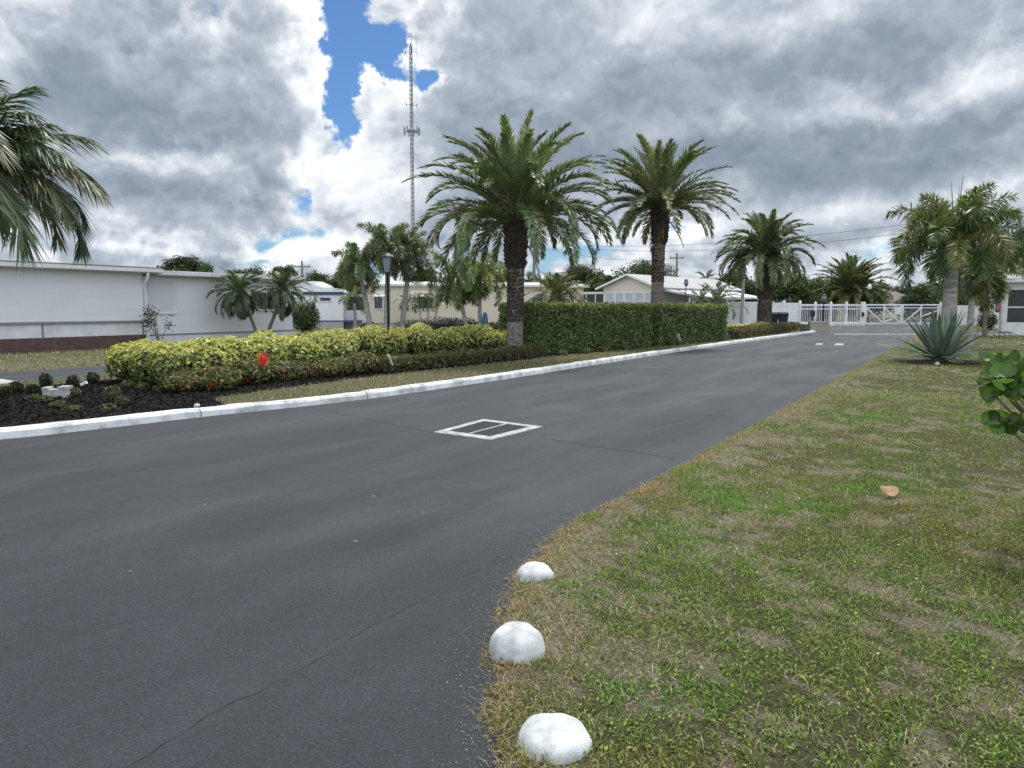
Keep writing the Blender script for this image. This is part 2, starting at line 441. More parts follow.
def crown_mb(rng, n, L, e_lo, e_hi, droop, K, ll, lw, cols, w=None, plum=False, vang=25, g=0.12, base=(0, 0, 0), a0=62, a1=25,
             rr=0.018, Lvar=0.15, wind=(0, 0, 0), rcol=(0.22, 0.22, 0.09), petiole=0.1, dpow=1.4, epow=1.0, az=None, tipcol=None):
    """pinnate palm crown: each frond is an arching rachis with two rows (or a brush) of narrow leaflets"""
    mb = MB(); base = np.array(base, float); wind = np.array(wind, float)
    for i in range(n):
        q = (i + 0.5) / n
        e0 = R(e_hi + (e_lo - e_hi) * q ** epow + rng.normal() * 5)
        a = (i * 2.39996 + rng.normal() * 0.18) if az is None else az[i % len(az)] + rng.normal() * 0.05
        Lf = L * (1 + Lvar * rng.normal() * 0.6) * (0.82 + 0.18 * min(1, q * 3))
        dr = R(droop) * (0.75 + 0.5 * rng.rand()) * (0.5 + 0.7 * q)
        m = 16; t = np.linspace(0, 1, m)
        el = e0 - dr * t ** dpow
        tw = a + 0.25 * rng.normal() * t
        d = np.stack([np.cos(el) * np.cos(tw), np.cos(el) * np.sin(tw), np.sin(el)], 1) + wind * t[:, None]
        d /= np.linalg.norm(d, axis=1, keepdims=True)
        pts = np.vstack([[0, 0, 0], np.cumsum((d[:-1] + d[1:]) / 2 * (Lf / (m - 1)), 0)]) + base + 0.1 * np.array([math.cos(a), math.sin(a), 0])
        mb.tube(pts, rr * (1.15 - t) + 0.003, 4, rcol, cap=False)
        tk = petiole + (1 - petiole) * (np.arange(K) + 0.5) / K
        tk = np.repeat(tk, 2) + rng.normal(size=2 * K) * 0.3 / K
        tk = np.clip(tk, 0, 1)
        side = np.tile([1.0, -1.0], K)
        pos = np.stack([np.interp(tk, t, pts[:, j]) for j in range(3)], 1)
        T = np.stack([np.interp(tk, t, d[:, j]) for j in range(3)], 1); T /= np.linalg.norm(T, axis=1, keepdims=True)
        S = np.cross(T, [0, 0, 1.0]); S /= np.linalg.norm(S, axis=1, keepdims=True) + 1e-6
        N = np.cross(S, T)
        if plum: va = rng.rand(2 * K) * 2 * math.pi
        else: va = np.where(side > 0, 0, math.pi) + side * (R(vang) + R(14) * rng.normal(size=2 * K))
        rad = S * np.cos(va)[:, None] + N * np.sin(va)[:, None]
        ang = R(a0) + (R(a1) - R(a0)) * tk + R(7) * rng.normal(size=2 * K)
        D = T * np.cos(ang)[:, None] + rad * np.sin(ang)[:, None] + wind * 0.5
        D /= np.linalg.norm(D, axis=1, keepdims=True)
        u_ = (tk - petiole) / (1 - petiole)
        ln = ll * (0.35 + 0.65 * np.clip(u_ / 0.25, 0, 1)) * (1 - 0.6 * np.clip((u_ - 0.55) / 0.45, 0, 1) ** 1.6) * (1 + 0.1 * rng.normal(size=2 * K))
        W = np.cross(D, N + 0.3 * rng.normal(size=N.shape)); W /= np.linalg.norm(W, axis=1, keepdims=True) + 1e-6
        ln = ln[:, None]
        p1 = pos + D * ln * 0.5 - np.array([0, 0, 1]) * ln * g * 0.3
        p2 = pos + D * ln - np.array([0, 0, 1]) * ln * g
        hw = lw * 0.5
        V = np.stack([pos - W * hw * 0.5, pos + W * hw * 0.5, p1 + W * hw, p1 - W * hw, p2], 1).reshape(-1, 3)
        b = np.arange(2 * K)[:, None] * 5
        Q = b + np.array([[0, 1, 2, 3]]); Tt = b + np.array([[3, 2, 4]])
        fc = pick(cols, 1, rng, 0.15, w)
        c = fc * (1 + 0.15 * rng.normal(size=(2 * K, 1)))
        C = np.repeat(np.clip(c, 0.005, 0.8), 5, 0)
        if tipcol is not None and q > 0.55 and rng.rand() < 0.6:
            mixv = (np.repeat(u_, 5) ** 2 * 0.8)[:, None]; C = C * (1 - mixv) + np.array(tipcol) * mixv
        mb.add(V, Q, Tt, C)
    return mb

def boots_mb(z0, z1, r0, r1, seed, per=11, length=0.2, out=0.5, col=(0.5,)*3):
    """spiral of cut leaf bases round a date palm's trunk"""
    rng = rs(seed); mb = MB()
    nrow = int((z1 - z0) / 0.11)
    for j in range(nrow):
        f = j / nrow; z = z0 + (z1 - z0) * f; r = r0 + (r1 - r0) * f
        for i in range(per):
            a = 2 * math.pi * (i + 0.5 * (j % 2)) / per + rng.normal() * 0.05
            o = np.array([math.cos(a), math.sin(a), 0]); s = np.array([-math.sin(a), math.cos(a), 0])
            l = length * (0.8 + 0.5 * rng.rand()); w = math.pi * r / per * 0.95
            b = o * (r - 0.02) + np.array([0, 0, z]); tip = o * (r + l * out) + np.array([0, 0, z + l]); top = o * (r - 0.02) + np.array([0, 0, z + l * 0.8])
            V = [b - s * w, b + s * w, tip + s * w * 0.6, tip - s * w * 0.6, top + s * w * 0.7, top - s * w * 0.7]
            mb.add(V, [(0, 1, 2, 3), (3, 2, 4, 5)], [(1, 4, 2), (0, 3, 5)], col)
    return mb

def trunk_mb(h, r0, r1, seed, k=14, lean=(0, 0), wob=0.02, rings=30, flare=1.25, ringamp=0.03):
    rng = rs(seed); mb = MB(); t = np.linspace(0, 1, rings)
    pts = np.stack([lean[0] * t ** 1.3 + wob * np.sin(t * 5 + seed), lean[1] * t ** 1.3 + wob * np.cos(t * 4 + seed), h * t - 0.08], 1)
    rad = (r0 + (r1 - r0) * t) * (1 + (flare - 1) * np.exp(-t * 9)) * (1 + ringamp * (np.arange(rings) % 2) + 0.02 * rng.normal(size=rings))
    mb.tube(pts, rad, k)
    return mb

GREEN_DATE = [(0.145, 0.19, 0.095), (0.18, 0.22, 0.11), (0.12, 0.165, 0.085), (0.22, 0.245, 0.12)]

def date_palm(loc, h, rt, rb, L, n, label, seed, e_lo=-35, e_hi=86, droop=75, K=64, ll=0.42, cols=GREEN_DATE, tip=None, lichen=1.8, group='date palms along the drive', lean=(0, 0), rz=0.0, boot_from=None, bootr=None, ragged=0, lw=0.043):
    t = thing('date_palm', loc, label, 'palm tree', group, rz)
    trunk_mb(h, rb, rt, seed, 16, lean, 0.015, int(h * 9), 1.35, 0.06).build('trunk', M['lichen'] if lichen else M['palmbark'], t, True)
    bf = boot_from if boot_from is not None else h * 0.45
    b = boots_mb(bf, h + 0.25, rt * 1.0, bootr or rt * 1.35, seed + 3, 12, 0.24, 0.45)
    sc = boots_mb(max(bf - 1.5, 0.1), bf, rt * 1.02, rt * 1.0, seed + 5, 12, 0.11, 0.2).build('leaf_scars', M['boot'], t); sc.location = (lean[0] * 0.5, lean[1] * 0.5, 0)
    o = b.build('leaf_boots', M['boot'], t); o.location = (lean[0] * 0.85, lean[1] * 0.85, 0)
    rng = rs(seed)
    c = crown_mb(rng, n, L, e_lo, e_hi, droop, K, ll, lw, cols, vang=24, g=0.12, base=(lean[0], lean[1], h + 0.15), rr=0.03, tipcol=tip, petiole=0.1, epow=1.05, rcol=(0.27, 0.27, 0.13), Lvar=0.12, dpow=1.9)
    c.build('crown', M['frond'], t)
    if ragged:
        d = crown_mb(rs(seed + 9), ragged, L * 0.55, -75, -45, 35, 30, 0.22, 0.03, [(0.3, 0.22, 0.064), (0.2, 0.15, 0.08)], base=(lean[0], lean[1], h - 0.1), g=0.35, rcol=(0.25, 0.19, 0.1))
        d.build('dead_fronds', M['frond'], t)
    return t

def feather_palm(loc, trunks, label, seed, n=13, L=1.7, cols=None, plum=True, ll=0.4, K=40, e_lo=-20, e_hi=80, droop=95, cat='palm tree', group=None, name='feather_palm', mat='greybark', shaft=True, spear=0, lw=0.035, g=0.25, wind=(0, 0, 0)):
    """trunks: list of (x, y, height, r_base, r_top, leanx, leany) round the thing's base"""
    cols = cols or [(0.1, 0.15, 0.04), (0.13, 0.17, 0.045), (0.08, 0.125, 0.04)]
    t = thing(name, loc, label, cat, group)
    for i, (x, y, h, r0, r1, lx, ly) in enumerate(trunks):
        o = trunk_mb(h, r0, r1, seed + i, 12, (lx, ly), 0.02, int(h * 8) + 6, 1.3, 0.03).build('trunk', M[mat], t, True); o.location = (x, y, 0)
        if shaft:
            s = MB(); s.tube([(lx, ly, h - 0.1), (lx, ly, h + 0.2), (lx * 1.02, ly, h + 0.5)], [r1 * 1.15, r1 * 1.05, r1 * 0.6], 10, (0.1, 0.14, 0.05))
            o = s.build('crownshaft', M['leaf'], t, True); o.location = (x, y, 0)
        c = crown_mb(rs(seed * 7 + i), n, L, e_lo, e_hi, droop, K, ll, lw, cols, plum=plum, g=g, a0=82 if plum else 62, a1=42 if plum else 25, base=(lx, ly, h + (0.4 if shaft else 0.1)), rr=0.02, wind=wind)
        if spear:
            for q in range(spear):
                a = q * 2.1 + seed; e = np.array([0.1 * math.cos(a), 0.1 * math.sin(a), 1.0])
                b0 = np.array([lx, ly, h + 0.4]); c.tube([b0, b0 + e * 0.8, b0 + e * (1.6 + 0.15 * q)], [0.03, 0.025, 0.006], 5, (0.28, 0.3, 0.24))
        o = c.build('crown', M['frond'], t); o.location = (x, y, 0)
    return t

def tree_parts(h, r, seed, cols, leaf=0.28, nclump=55, per=90, trunk_f=0.35, squash=0.75):
    rng = rs(seed)
    tr = MB(); lean = rng.normal(size=2) * 0.15
    top = np.array([lean[0], lean[1], h * (trunk_f + 0.15)])
    tr.tube([(0, 0, -0.1), (lean[0] * .4, lean[1] * .4, h * trunk_f * .6), top], [h * 0.035, h * 0.027, h * 0.02], 9)
    cr = MB(); cz = h - r * squash
    for i in range(nclump):
        d = sph(1, rng)[0]; d[2] = abs(d[2]) * 1.15 - 0.4
        q = rng.rand() ** 0.45
        c = np.array([0, 0, cz]) + d * np.array([r, r, r * squash]) * q * (0.85 + 0.3 * rng.rand())
        if i % 3 == 0: tr.tube([top, (top + c) / 2 + rng.normal(size=3) * 0.1, c], [h * 0.013, h * 0.008, h * 0.003], 5)
        rc = r * (0.2 + 0.16 * rng.rand()); dd = sph(per, rng)
        p = c + dd * rc * (rng.rand(per, 1) ** 0.4) * np.array([1, 1, 0.75])
        nrm = dd + np.array([0, 0, 0.7]) + 0.5 * rng.normal(size=p.shape)
        base = pick(cols, 1, rng, 0.22)
        leaf_quads(cr, p, nrm, leaf * (0.7 + 0.6 * rng.rand(per)), np.clip(base * (1 + 0.2 * rng.normal(size=(per, 1))), 0.01, 0.5), rng, 0.6)
    return tr, cr

def broad_tree(loc, h, r, seed, label, cols, group=None, **kw):
    t = thing('broadleaf_tree', loc, label, 'tree', group)
    tr, cr = tree_parts(h, r, seed, cols, **kw)
    tr.build('trunk', M['bark'], t, True); cr.build('crown', M['leaf'], t)
    return t

# =================================================================== SETTING: ground, roads, kerb
g = MB(); 
xs = np.concatenate([[-2500, -800, -300], np.linspace(-120, 160, 71), [400, 900, 2500]])
ys = np.concatenate([[-400, -60], np.linspace(-10, 180, 65), [300, 800, 3000]])
X, Y = np.meshgrid(xs, ys); nx = len(xs)
dr = 0.1 + 0.45 * fbm(X.ravel() * 0.21, Y.ravel() * 0.21, 3)
V = np.stack([X.ravel(), Y.ravel(), np.full(X.size, -0.02)], 1)
j, i = np.meshgrid(np.arange(len(ys) - 1), np.arange(nx - 1), indexing='ij'); b = (j * nx + i).ravel()
g.add(V, np.stack([b, b + 1, b + nx + 1, b + nx], 1), None, np.stack([dr, dr, dr], 1))
tag(g.build('ground', M['lawn']), kind='structure')

# edge of the right-hand lawn (read off the photograph, then continued past the camera)
edge_px = [(900, 345), (850, 372.5), (800, 400), (750, 427.5), (700, 455), (660, 477), (625, 496), (590, 513), (560, 531), (535, 552), (514, 578), (501, 604), (493, 630), (488, 660), (486, 690), (487, 720), (491, 768)]
edge = [G(u, v)[:2] for u, v in edge_px]
edge = [RF(75, -2.5)[:2], RF(55, -2.5)[:2]] + edge + [np.array([0.12, 1.6]), np.array([0.7, 0.2]), np.array([1.8, -1.0]), np.array([4.0, -2.6]), np.array([9.0, -5.8])]
edge = np.array(edge)
def smooth_poly(p, it=2):
    for _ in range(it):
        q = [p[0]]
        for a, b in zip(p[:-1], p[1:]): q += [a * 0.75 + b * 0.25, a * 0.25 + b * 0.75]
        p = np.array(q + [p[-1]])
    return p
edge = smooth_poly(edge)
es, en = edge @ RD, edge @ RN            # s decreasing
order = np.argsort(es); ES, EN = es[order], en[order]
def edge_n(s): return np.interp(s, ES, EN) + 0.05 * (fbm(s * 2.3, s * 0 + 2.2, 5) - 0.5) + 0.03 * (vnoise(s * 9, s * 0, 8) - 0.5)

kerb_px = [(820, 332), (725, 345), (640, 357.5), (540, 374), (420, 392), (340, 402.5), (270, 410), (200, 417), (100, 429), (0, 440)]
kerb = [RF(58, -8.6)[:2]] + [G(u, v)[:2] for u, v in kerb_px] + [np.array(p) for p in ((-7.7, 8.1), (-8.8, 7.5), (-10, 7.5), (-11.2, 8.3), (-12.1, 10.0), (-12.2, 12.1))]
kerb = smooth_poly(np.array(kerb))

# asphalt of the drive and the junction it opens into
road_poly = [tuple(RF(110, -2.4)[:2])] + [tuple(p) for p in [RF(s, edge_n(np.array([s]))[0] + 0.12)[:2] for s in np.linspace(74, -1.5, 160)]] + \
            [(12, -9), (12, -30), (-60, -30), (-60, 14), (-22, 13), (-17.5, 12.8), (-12.25, 12.0)] + [tuple(p) for p in kerb[::-1]] + [tuple(RF(59, -12)[:2]), tuple(RF(110, -12)[:2])]
tag(sheet(road_poly, 0.0).build('road', M['asphalt']), kind='structure')
exit_poly = [RF(s, n)[:2] for s, n in ((4, -16.6), (110, -16.6), (110, -20.4), (-6, -20.4), (-8, -30), (-30, -30), (-30, -14))]
tag(sheet(exit_poly, -0.006).build('exit_road', M['asphalt']), kind='structure')
ap = [G(u, v)[:2] for u, v in ((46, 386), (25, 390), (-80, 396), (-160, 372), (-40, 374.5), (0, 379))]
tag(sheet(ap, 0.006).build('concrete_apron', M['concrete']), kind='structure')

# kerb: cast in lengths with open joints, painted white
def offset_poly(p, d):
    t = np.gradient(p, axis=0); t /= np.linalg.norm(t, axis=1, keepdims=True)
    return p + d * np.stack([-t[:, 1], t[:, 0]], 1)
def resample(p, step):
    d = np.concatenate([[0], np.cumsum(np.linalg.norm(np.diff(p, axis=0), axis=1))])
    q = np.arange(0, d[-1], step)
    return np.stack([np.interp(q, d, p[:, 0]), np.interp(q, d, p[:, 1])], 1)
kp = resample(kerb, 0.3)
side = offset_poly(kp, 1.0)
sgn = 1 if (side[len(side)//2] @ RN) < (kp[len(kp)//2] @ RN) else -1
km = MB(); rng = rs(4); seg = 0; i = 0
prof = [(0.0, -0.02), (0.02, 0.085), (0.05, 0.118), (0.10, 0.13), (0.185, 0.125), (0.215, 0.09), (0.22, -0.02)]
while i < len(kp) - 1:
    n = 10; j = min(i + n, len(kp) - 1)
    pp = resample(kp[i:j + 1], 0.05) if False else kp[i:j + 1].copy()
    if len(pp) > 1:
        pp[-1] = pp[-1] + (pp[-2] - pp[-1]) * 0.09
        tt = np.gradient(pp, axis=0); tt /= np.linalg.norm(tt, axis=1, keepdims=True)
        nn = sgn * np.stack([-tt[:, 1], tt[:, 0]], 1)
        dz = rng.normal() * 0.006; do = rng.normal() * 0.008
        V = [(*(p + nv * (o + do)), z + dz + 0.004 * rng.normal()) for p, nv in zip(pp, nn) for o, z in prof]
        m = len(prof); Q = []
        for a in range(len(pp) - 1):
            for c in range(m - 1): Q.append((a * m + c, a * m + c + 1, (a + 1) * m + c + 1, (a + 1) * m + c))
        km.add(V, Q)
        for a in (0, len(pp) - 1):
            km.add([V[a * m + c] for c in range(m)], [(0, 1, 5, 6), (1, 2, 4, 5)], [(2, 3, 4)])
    i = j
tag(km.build('kerb', M['kerb'], smooth=False), kind='structure')

# the planted island between the two roads
inner = offset_poly(kp, sgn * 0.12)
isl = [tuple(p) for p in inner] + [tuple(RF(10, -16.6)[:2]), tuple(RF(62, -16.6)[:2])]
im = MB(); n_ = len(isl)
im = sheet(isl, 0.07); im.C[-1][:] = 0.28
n0 = len(isl)
im.add([(p[0], p[1], 0.07) for p in isl] + [(p[0], p[1], -0.02) for p in isl], [(k, (k + 1) % n0, n0 + (k + 1) % n0, n0 + k) for k in range(n0)], None, (0.5,)*3)
tag(im.build('island_lawn', M['lawn']), kind='structure')
IZ = 0.07
mul_front = [(225, 405), (208, 399), (235, 395), (300, 386), (360, 378), (430, 370), (500, 362.5), (560, 355.5), (620, 350.5), (680, 345), (728, 340.2), (790, 330.5)]
front = smooth_poly(np.array([G(u, v, IZ)[:2] for u, v in mul_front]), 2)
back = [RF(s, -15.6)[:2] for s in (50, 40, 30, 20, 13)]
kn = [p for p in offset_poly(kp, sgn * 0.21) if p[0] < G(225, 408)[0]]
mulch_poly = [tuple(p) for p in front] + [tuple(p) for p in back] + [tuple(p) for p in kn[::-1][10:]]
tag(sheet(mulch_poly, IZ + 0.012).build('mulch_bed', M['mulch']), kind='structure')
def inside(poly, x, y):
    poly = np.array(poly); r = np.zeros(len(x), bool); j = len(poly) - 1
    for i in range(len(poly)):
        xi, yi, xj, yj = *poly[i], *poly[j]
        c = ((yi > y) != (yj > y)) & (x < (xj - xi) * (y - yi) / (yj - yi + 1e-12) + xi)
        r ^= c; j = i
    return r
rng = rs(12); n = 60000
x, y = rng.uniform(-12, 1, n), rng.uniform(7, 24, n)
k = inside(mulch_poly, x, y); x, y = x[k], y[k]; n = len(x)
mc = MB(); pos = np.stack([x, y, IZ + 0.02 + 0.025 * rng.rand(n)], 1)
leaf_quads(mc, pos, np.array([0, 0, 1]) + 0.5 * rng.normal(size=(n, 3)), 0.05 + 0.06 * rng.rand(n), pick([(0.012, 0.011, 0.012), (0.03, 0.025, 0.024), (0.02, 0.019, 0.02), (0.05, 0.042, 0.036)], n, rng, 0.3, [.62, .16, .2, .02]), rng, 0.35)
tag(mc.build('mulch_chips', M['grass']), kind='stuff')

# right-hand lawn: a sheet that follows the road's edge
sv = np.concatenate([np.linspace(-1.9, 8, 140), np.linspace(8.1, 20, 110), np.linspace(20.3, 74, 110)])
wv = np.concatenate([[-0.02, 0.02, 0.06, 0.12], np.linspace(0.2, 9, 90), np.linspace(9.3, 26, 50), [30, 40, 60]])
S, W = np.meshgrid(sv, wv, indexing='ij')
NN = edge_n(S.ravel()) + W.ravel(); PX = S.ravel() * RD[0] + NN * RN[0]; PY = S.ravel() * RD[1] + NN * RN[1]
def lawn_z(x, y, w): return 0.035 * sstep(-0.02, 0.16, w) - 0.012 + 0.05 * (fbm(x * 0.8, y * 0.8, 2) - 0.5) * sstep(0, 0.5, w)
def dryness(x, y, w):
    a = fbm(x * 0.9 + 3.1, y * 0.9, 21, 4); b_ = fbm(x * 2.6, y * 2.6, 33, 3)
    c_ = fbm(x * 8.5, y * 8.5, 44, 3)
    d = 0.8 * sstep(0.43, 0.63, 0.3 * a + 0.25 * b_ + 0.45 * c_ - 0.01)
    e = np.exp(-np.maximum(w, 0) / 0.34) * (0.35 + 0.9 * vnoise(x * 1.4, y * 1.4, 9))
    return np.clip(d + e, 0, 1)
DRY = dryness(PX, PY, W.ravel())
lm = MB(); nw = len(wv)
j, i = np.meshgrid(np.arange(len(sv) - 1), np.arange(nw - 1), indexing='ij'); b = (j * nw + i).ravel()
lm.add(np.stack([PX, PY, lawn_z(PX, PY, W.ravel())], 1), np.stack([b, b + nw, b + nw + 1, b + 1], 1)[:, ::-1], None, np.stack([DRY * 0.75, DRY, DRY], 1))
tag(lm.build('lawn', M['lawn'], smooth=True), kind='structure')

# grass: blades and creeping weed leaves
GREENS = [(0.14, 0.188, 0.056), (0.19, 0.235, 0.077), (0.1, 0.142, 0.046), (0.26, 0.28, 0.107)]
STRAW = [(0.36, 0.31, 0.21), (0.48, 0.42, 0.31), (0.26, 0.215, 0.145), (0.31, 0.235, 0.15)]
def blades(mb, x, y, z, h, wd, lean, col, rng):
    n = len(x); a = rng.rand(n) * 2 * math.pi; b_ = rng.rand(n) * 2 * math.pi
    p = np.stack([x, y, z], 1); s = np.stack([np.cos(a), np.sin(a), 0 * a], 1) * wd[:, None] * 0.5
    ld = np.stack([np.cos(b_), np.sin(b_), 0 * b_], 1)
    up = np.array([0, 0, 1.0])
    m = p + (ld * np.sin(lean * 0.5)[:, None] + up * np.cos(lean * 0.5)[:, None]) * (h * 0.55)[:, None]
    t = m + (ld * np.sin(lean * 1.2)[:, None] + up * np.maximum(np.cos(lean * 1.2), -0.15)[:, None]) * (h * 0.5)[:, None]
    V = np.stack([p - s, p + s, m + s * 0.8, m - s * 0.8, t], 1).reshape(-1, 3)
    b0 = np.arange(n)[:, None] * 5
    mb.add(V, b0 + np.array([[0, 1, 2, 3]]), b0 + np.array([[3, 2, 4]]), np.repeat(col, 5, 0))

def lawn_blades(n, s0, s1, w0, w1, hs, wsz, seed, weeds=0.4, wpow=1.0, spow=1.0):
    rng = rs(seed); mb = gm
    s = s0 + (s1 - s0) * rng.rand(n) ** spow; w = w0 + (w1 - w0) * rng.rand(n) ** wpow
    nn = edge_n(s) + w; x, y = s * RD[0] + nn * RN[0], s * RD[1] + nn * RN[1]
    vis = (y > 1.9) & (x < 0.74 * y + 1.2)
    d = dryness(x, y, w)
    cl = fbm(x * 7, y * 7, 61, 2)
    keep = vis & (rng.rand(n) < (1 - 0.5 * d) * (0.35 + 1.2 * sstep(0.3, 0.65, cl)))
    x, y, w, d = x[keep], y[keep], w[keep], d[keep]; n = len(x)
    z = lawn_z(x, y, w) - 0.004
    isdry = rng.rand(n) < np.clip(0.13 + 0.78 * d, 0, 1)
    lush = 0.7 + 0.6 * vnoise(x * 1.7, y * 1.7, 77)
    cg = pick(GREENS, n, rng, 0.22) * np.stack([1.75 - .7 * lush, 0.55 + 0.6 * lush, 0.8 + 0 * lush], 1); cd = pick(STRAW, n, rng, 0.22)
    col = np.clip(np.where(isdry[:, None], cd, cg), 0.01, 0.6)
    eo = (w < 0.22) & isdry & (rng.rand(n) < .6); col[eo] = col[eo] * np.array([1.08, 0.9, 0.72])
    wd = rng.rand(n) < weeds
    gi = ~wd | isdry
    h = hs * (0.35 + 1.3 * rng.rand(n) ** 1.5) * np.where(isdry, 1.1, lush); lean = np.where(isdry, 0.9 + 0.7 * rng.rand(n), 0.25 + 0.95 * rng.rand(n))
    wdt = wsz * (0.6 + 0.8 * rng.rand(n))
    blades(mb, x[gi], y[gi], z[gi], h[gi], wdt[gi], lean[gi], col[gi], rng)
    q = ~gi; k = q.sum()
    pos = np.stack([x[q], y[q], z[q] + hs * 0.6 * rng.rand(k)], 1)
    leaf_quads(mb, pos, np.array([0, 0, 1.0]) + 0.55 * rng.normal(size=(k, 3)), hs * (0.22 + 0.32 * rng.rand(k)) * (0.6 + 0.6 * lush[q]), col[q] * 1.15, rng, 0.55)
gm = MB()
lawn_blades(380000, 0.8, 7.5, -0.01, 7.0, 0.038, 0.0045, 1, 0.5, 1.25)
lawn_blades(210000, 6, 16, 0, 13, 0.04, 0.007, 2, 0.45, 1.2)
lawn_blades(120000, 14, 34, 0, 22, 0.045, 0.014, 3, 0.3, 1.2)
lawn_blades(60000, 30, 74, 0, 30, 0.055, 0.03, 4, 0.0, 1.2)
lawn_blades(16000, 0.8, 30, -0.03, 0.14, 0.05, 0.005, 5, 0.1)
# little white and yellow weed flowers
rng = rs(31); n = 80
s = rng.uniform(1.5, 13, n); w = rng.uniform(0.2, 6, n); nn = edge_n(s) + w
pos = np.stack([s * RD[0] + nn * RN[0], s * RD[1] + nn * RN[1], 0.06 + 0.02 * rng.rand(n)], 1)
leaf_quads(gm, pos, np.array([0, -0.3, 1]) + 0.3 * rng.normal(size=(n, 3)), 0.011 + 0.006 * rng.rand(n), pick([(0.75, 0.74, 0.68), (0.7, 0.55, 0.05)], n, rng, 0.05, [.8, .2]), rng, 0.9)
tag(gm.build('lawn_grass', M['grass']), kind='stuff')

def patch_blades(name, n, poly, hs, wsz, z, seed, dryp=0.4, avoid=None):
    rng = rs(seed); P_ = np.array(poly)
    x = rng.uniform(P_[:, 0].min(), P_[:, 0].max(), n); y = rng.uniform(P_[:, 1].min(), P_[:, 1].max(), n)
    k = inside(poly, x, y)
    if avoid is not None: k &= ~inside(avoid, x, y)
    x, y = x[k], y[k]; n = len(x)
    d = sstep(0.4, 0.6, fbm(x * 0.6, y * 0.6, seed))
    isdry = rng.rand(n) < dryp * (0.4 + 1.2 * d)
    col = np.where(isdry[:, None], pick(STRAW, n, rng, 0.2), pick(GREENS, n, rng, 0.2))
    mb = MB(); blades(mb, x, y, np.full(n, z), hs * (0.5 + rng.rand(n)), wsz * (0.6 + 0.8 * rng.rand(n)), 0.3 + rng.rand(n), col, rng)
    return tag(mb.build(name, M['grass']), kind='stuff')
patch_blades('island_grass', 260000, [p for p in isl if p[1] < 45 and p[0] < 16], 0.05, 0.013, IZ - 0.003, 41, 0.45, mulch_poly)
patch_blades('house_lawn_grass', 60000, [RF(a, b)[:2] for a, b in ((6, -20.5), (40, -20.5), (60, -33), (27, -33), (26, -28.8), (6, -28.6))], 0.07, 0.028, -0.02, 42, 0.45)

# grit washed on to the asphalt by the lawn corner
rng = rs(8); n = 2600
s = rng.uniform(1.0, 5.5, n); w = -np.abs(rng.normal(size=n)) * 0.13 + 0.04; nn = edge_n(s) + w
x, y = s * RD[0] + nn * RN[0], s * RD[1] + nn * RN[1]
gr = MB(); leaf_quads(gr, np.stack([x, y, 0.003 + 0.004 * rng.rand(n)], 1), np.array([0, 0, 1]) + 0.4 * rng.normal(size=(n, 3)), 0.003 + 0.006 * rng.rand(n), pick([(0.3, 0.28, 0.25), (0.16, 0.15, 0.14), (0.45, 0.43, 0.4)], n, rng, 0.2), rng, 0.8)
tag(gr.build('roadside_grit', M['grass']), kind='stuff')

# cracks and seams in the asphalt
def strip(px, w, seed, z=0.004, amp=0.012):
    rng = rs(seed); pts = resample(np.array([G(u, v)[:2] for u, v in px]), 0.05)
    t = np.gradient(pts, axis=0); t /= np.linalg.norm(t, axis=1, keepdims=True); nv = np.stack([-t[:, 1], t[:, 0]], 1)
    jit = np.cumsum(rng.normal(size=len(pts))) * amp * 0.5; jit -= np.linspace(0, jit[-1], len(pts))
    c = pts + nv * (jit + amp * 0.5 * rng.normal(size=len(pts)))[:, None]
    ww = w * (0.25 + 1.1 * rng.rand(len(pts)))[:, None]
    V = np.concatenate([np.c_[c - nv * ww / 2, np.full(len(c), z)], np.c_[c + nv * ww / 2, np.full(len(c), z)]]); n = len(c)
    return V, [(k, k + 1, n + k + 1, n + k) for k in range(n - 1)]
ck = MB()
for px, w, sd in (([(128, 768), (215, 712), (290, 675), (350, 640), (405, 608), (445, 585)], 0.0042, 1), ([(445, 585), (475, 570), (505, 553)], 0.003, 2), ([(330, 412), (380, 422), (436, 433)], 0.01, 3), ([(542, 438), (600, 447), (692, 461)], 0.014, 4),
                  ([(60, 640), (150, 618), (260, 585)], 0.0025, 5), ([(30, 560), (70, 524), (150, 505), (230, 492)], 0.003, 6), ([(160, 500), (205, 496), (260, 488)], 0.003, 7)):
    V, Q = strip(px, w, sd); ck.add(V, Q)
tag(ck.build('road_cracks', M['crack']), kind='structure')
# paint marks near the gate
pm = sheet([G(u, v)[:2] for u, v in ((834, 334.4), (834, 333.9), (921, 333.9), (921, 334.4))], 0.004)
tag(pm.build('stop_line', M['drainpaint']), kind='structure')
pm = MB()
for u0, u1, v0, v1 in ((815, 822, 344.8, 343.4), (834, 843, 345.2, 343.6)):
    q = [G(u, v)[:2] for u, v in ((u0, v0), (u1, v0 + 0.2), (u1 + 1, v1), (u0 + 1.5, v1))]
    pm.add([(p[0], p[1], 0.005) for p in q], [(0, 1, 2, 3)])
tag(pm.build('road_paint_patches', M['drainpaint']), kind='structure')

# pale specks dropped on the asphalt
rng = rs(77)
sp = MB()
for u, v, s_ in ((356, 541, 0.05), (374, 496, 0.05), (205, 504, 0.03), (130, 571, 0.03), (423, 512, 0.03)):
    p = G(u, v, 0.006); leaf_quads(sp, p[None], np.array([[0.1, 0, 1.0]]), s_, np.array([[0.35, 0.33, 0.3]]), rng, 0.5, fold=0.05)
tag(sp.build('road_litter', M['grass']), kind='stuff')

